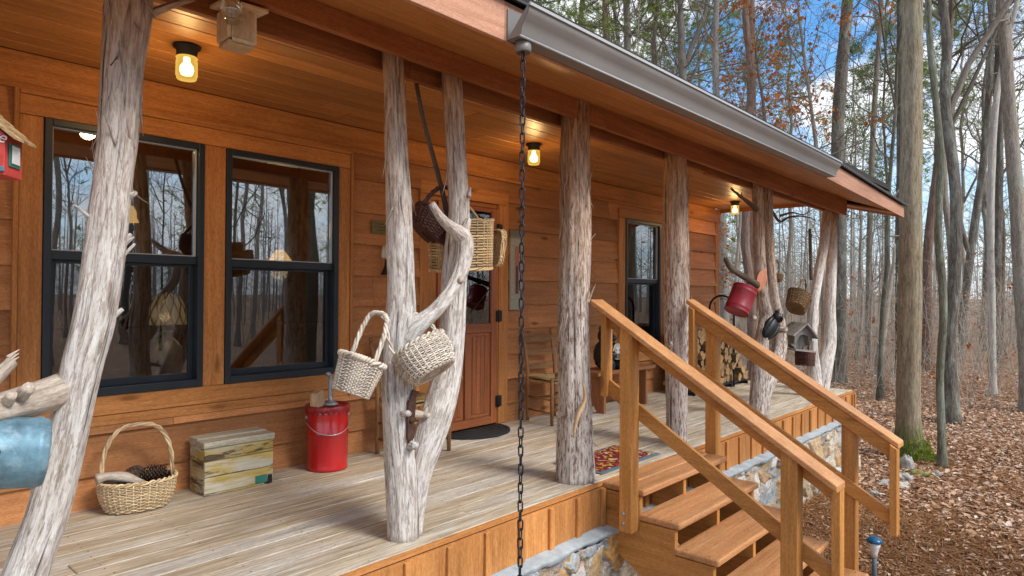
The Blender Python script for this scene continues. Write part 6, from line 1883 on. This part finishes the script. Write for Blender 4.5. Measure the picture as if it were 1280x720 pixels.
mb = MB(); lf = MB()
for k in range(3300):
    az = math.radians(R.uniform(2, 40) if k < 2500 else R.uniform(-75, 0)); r = (15.5 if k < 2500 else 16) + 34 * R.random() ** .9
    x, y = r * math.cos(az), r * math.sin(az)
    if x < 10.6 and y > 1.0: continue
    if math.hypot(x - 10.4, y - 2) < .5: continue
    z = float(gz(x, y)) - .3; h = R.uniform(.8, 3.6); d = np.array([R.normal(0, .2), R.normal(0, .2), 1]); p = np.array([x, y, z])
    P = [p, p + d * h * .5 + R.normal(0, .08, 3), p + d * h + R.normal(0, .2, 3)]
    rr = R.uniform(.004, .013)
    mb.tube(P, [rr, rr * .75, .003], 3, caps=False)
    for _ in range(int(R.integers(4, 10))):
        u = R.uniform(.3, 1); q = P[1] + (P[2] - P[1]) * u if R.random() < .6 else P[0] + (P[1] - P[0]) * max(u, .45)
        e = q + R.normal(0, .35, 3) * min(h * .4, 1.) + [0, 0, .15]
        mb.tube([q, (q + e) / 2 + R.normal(0, .04, 3), e], [.005, .004, .002], 3, caps=False)
        if R.random() < .06: leaves(lf, e, R, 3, .09, .05)
o = mb.build('underbrush', M['brush']); struct(o, 'stuff'); tag(o, 'thin tangled brown undergrowth between the trees', 'underbrush')
o = lf.build('withered_leaves', M['orange_leaf']); struct(o, 'stuff'); tag(o, 'few withered orange leaves clinging to the undergrowth', 'leaves')

M['litter'] = leafmat('fallen leaves', [(0, (.20, .105, .062)), (.2, (.36, .20, .12)), (.5, (.50, .30, .185)), (.75, (.60, .40, .27)), (.92, (.68, .52, .40)), (1, (.76, .66, .57))], .1)
N = 165000
az = np.radians(R.uniform(-1, 37, N)); r = 3.3 * (24 / 3.3) ** (R.random(N) ** .75)
x, y = r * np.cos(az), r * np.sin(az)
pat = np.array([noise.noise(Vector((a * .55, b * .55, 9))) for a, b in zip(x, y)])
bare = np.clip((10.5 - x) / 4.0, 0, 1) * .62
ok = ~((x < 9.16) & (y > 2.30)) & ~((x > 3.4) & (x < 5.0) & (y > 1.25)) & (R.random(N) > bare * np.clip((pat + .25) * 3, .25, 1) + .05) & (y > -1.5)
x, y = x[ok], y[ok]; n = len(x)
s = .012 * (3.4 ** R.random(n))[:, None] * np.where(x < 7, .8, 1.15)[:, None]
z = gz(x, y) + .006 + R.random(n) ** 2 * .035 + np.array([.05 * noise.noise(Vector((a * .5, b * .5, 3))) * min(1, max(0, (a - 5) / 3)) for a, b in zip(x, y)])
a_ = R.uniform(0, 2 * PI, n); ax = np.stack([np.cos(a_), np.sin(a_), R.normal(0, .28, n)], 1); bx = np.stack([-np.sin(a_), np.cos(a_), R.normal(0, .28, n)], 1)
c = np.stack([x, y, z], 1); up = np.array([0, 0, 1.]) * R.uniform(-.15, .35, n)[:, None]
nar = R.uniform(.28, .62, n)[:, None]
v = np.stack([c - ax * s, c + (bx * nar + up) * s - ax * s * .25, c + (bx * nar * .8 + up) * s + ax * s * .45, c + ax * s * 1.1 + up * s * .5, c - (bx * nar * .8 - up) * s + ax * s * .45, c - (bx * nar - up) * s - ax * s * .25], 1).reshape(-1, 3)
mb = MB(); k = np.arange(n) * 6
mb.add(v, np.concatenate([np.stack([k, k + 1, k + 2, k + 3], 1), np.stack([k, k + 3, k + 4, k + 5], 1)]).tolist(), v, .5)
o = mb.build('leaf_litter', M['litter']); struct(o, 'stuff'); tag(o, 'fallen brown leaves covering the forest floor', 'leaf litter')
N = 60000
az = np.radians(R.uniform(-1, 34, N)); r = 3.3 + 9 * R.random(N) ** .9
x, y = r * np.cos(az), r * np.sin(az)
ok = ~((x < 9.16) & (y > 2.30)) & ~((x > 3.4) & (x < 5.0) & (y > 1.25)); x, y = x[ok], y[ok]; n = len(x)
a_ = R.normal(.4, .9, n); L = R.uniform(.05, .11, n)[:, None]; c = np.stack([x, y, gz(x, y) + R.uniform(.006, .03, n)], 1)
ax = np.stack([np.cos(a_), np.sin(a_), R.normal(0, .12, n)], 1); bx = np.stack([-np.sin(a_), np.cos(a_), np.zeros(n)], 1) * .0032
v = np.stack([c - ax * L - bx, c - ax * L + bx, c + ax * L + bx, c + ax * L - bx], 1).reshape(-1, 3); k = np.arange(n) * 4
mb = MB(); mb.add(v, np.stack([k, k + 1, k + 2, k + 3], 1).tolist(), v, .5)
o = mb.build('pine_straw', leafmat('dry pine straw', [(0, (.16, .07, .03)), (.5, (.30, .14, .06)), (1, (.42, .24, .12))], .1)); struct(o, 'stuff'); tag(o, 'dry orange pine needles scattered over the bare soil', 'pine straw')
mb = MB()
for k in range(170):
    a_ = math.radians(R.uniform(0, 34)); r_ = R.uniform(5, 16); p = np.array([r_ * math.cos(a_), r_ * math.sin(a_), 0])
    if (p[0] < 9.3 and p[1] > 2.2) or (3.4 < p[0] < 5 and p[1] > 1.2): continue
    p[2] = float(gz(p[0], p[1])) + .02; t_ = R.uniform(0, 2 * PI); L = R.uniform(.12, .7); d = np.array([math.cos(t_), math.sin(t_), R.normal(0, .06)])
    q = p + d * L; m_ = (p + q) / 2 + R.normal(0, .03, 3) * [1, 1, .3]; w_ = R.uniform(.002, .008)
    mb.tube([p, m_, q], [w_, w_ * .8, w_ * .4], 4, caps=False)
    if R.random() < .5: mb.tube([m_, m_ + R.normal(0, .08, 3) * [1, 1, .4]], [w_ * .6, w_ * .3], 3, caps=False)
o = mb.build('fallen_twigs', M['twig']); struct(o, 'stuff'); tag(o, 'small fallen twigs scattered on the leaf litter', 'twigs')
mb = MB()
for px, py in ((1196, 645), (1165, 690), (1085, 632), (1245, 662), (1172, 575)):
    c = at(px, py, 'z', float(gz(8, 0)))
    for _ in range(14): tuft(mb, c + R.normal(0, .05, 3) * [1, 1, 0], (0, 0, 1), R, 4, .07, .004)
o = mb.build('grass_sprouts', M['green_leaf']); struct(o, 'stuff'); tag(o, 'small green grass sprouts in the leaves', 'grass')

# ------------------------------------------------------------------ sky and sun
SUN_EL, SUN_AZ = math.radians(42), math.radians(-82)     # azimuth of the sun, counter-clockwise from +x
world = bpy.data.worlds.new('World'); scene.world = world; world.use_nodes = True
nt = world.node_tree; nt.nodes.clear()
out = nt.nodes.new('ShaderNodeOutputWorld'); bg = nt.nodes.new('ShaderNodeBackground')
sky = nt.nodes.new('ShaderNodeTexSky'); sky.sky_type = 'NISHITA'; sky.sun_disc = False
sky.sun_elevation = SUN_EL; sky.sun_rotation = PI / 2 - SUN_AZ; sky.air_density = 1.0; sky.dust_density = .4; sky.ozone_density = 1.0
tc = nt.nodes.new('ShaderNodeTexCoord'); mp = nt.nodes.new('ShaderNodeMapping'); mp.inputs['Scale'].default_value = (1, 1, 1.9); mp.inputs['Location'].default_value = (.35, .1, 0)
nz = nt.nodes.new('ShaderNodeTexNoise'); nz.inputs['Scale'].default_value = 3.1; nz.inputs['Detail'].default_value = 9; nz.inputs['Roughness'].default_value = .56; nz.inputs['Distortion'].default_value = .25
rp = nt.nodes.new('ShaderNodeValToRGB'); rp.color_ramp.elements[0].position = .44; rp.color_ramp.elements[1].position = .54
mx = nt.nodes.new('ShaderNodeMix'); mx.data_type = 'RGBA'; mx.inputs[7].default_value = (8.6, 8.9, 9.3, 1)
sp = nt.nodes.new('ShaderNodeSeparateXYZ'); nt.links.new(tc.outputs['Generated'], sp.inputs[0])
hz = nt.nodes.new('ShaderNodeMapRange'); hz.inputs['From Min'].default_value = .32; hz.inputs['From Max'].default_value = .04; hz.inputs['To Max'].default_value = .8; nt.links.new(sp.outputs[2], hz.inputs['Value'])
hm = nt.nodes.new('ShaderNodeMix'); hm.data_type = 'RGBA'; hm.inputs[7].default_value = (6.6, 7.1, 7.6, 1)
nt.links.new(tc.outputs['Generated'], mp.inputs['Vector']); nt.links.new(mp.outputs[0], nz.inputs['Vector']); nt.links.new(nz.outputs[0], rp.inputs[0])
tint = nt.nodes.new('ShaderNodeMix'); tint.data_type = 'RGBA'; tint.blend_type = 'MULTIPLY'; tint.inputs[0].default_value = 1; tint.inputs[7].default_value = (.72, 1.32, 1.75, 1)
nt.links.new(sky.outputs[0], tint.inputs[6])
nt.links.new(rp.outputs[0], mx.inputs[0]); nt.links.new(tint.outputs[2], hm.inputs[6]); nt.links.new(hz.outputs[0], hm.inputs[0]); nt.links.new(hm.outputs[2], mx.inputs[6]); nt.links.new(mx.outputs[2], bg.inputs['Color'])
bg.inputs['Strength'].default_value = .15
nt.links.new(bg.outputs[0], out.inputs['Surface'])
sl = bpy.data.lights.new('sun', 'SUN'); sl.energy = 4.2; sl.angle = math.radians(20); sl.color = (1, .95, .88)
so = bpy.data.objects.new('sun', sl); COL.objects.link(so)
sd = Vector((math.cos(SUN_EL) * math.cos(SUN_AZ), math.cos(SUN_EL) * math.sin(SUN_AZ), math.sin(SUN_EL)))
so.rotation_euler = (-sd).to_track_quat('-Z', 'Y').to_euler()

scene.render.engine = 'CYCLES'
scene.cycles.use_denoising = True
scene.cycles.max_bounces = 8; scene.cycles.diffuse_bounces = 4; scene.cycles.transparent_max_bounces = 12; scene.cycles.sample_clamp_indirect = 6
scene.view_settings.view_transform = 'Standard'; scene.view_settings.look = 'None'; scene.view_settings.exposure = 0; scene.view_settings.gamma = 1
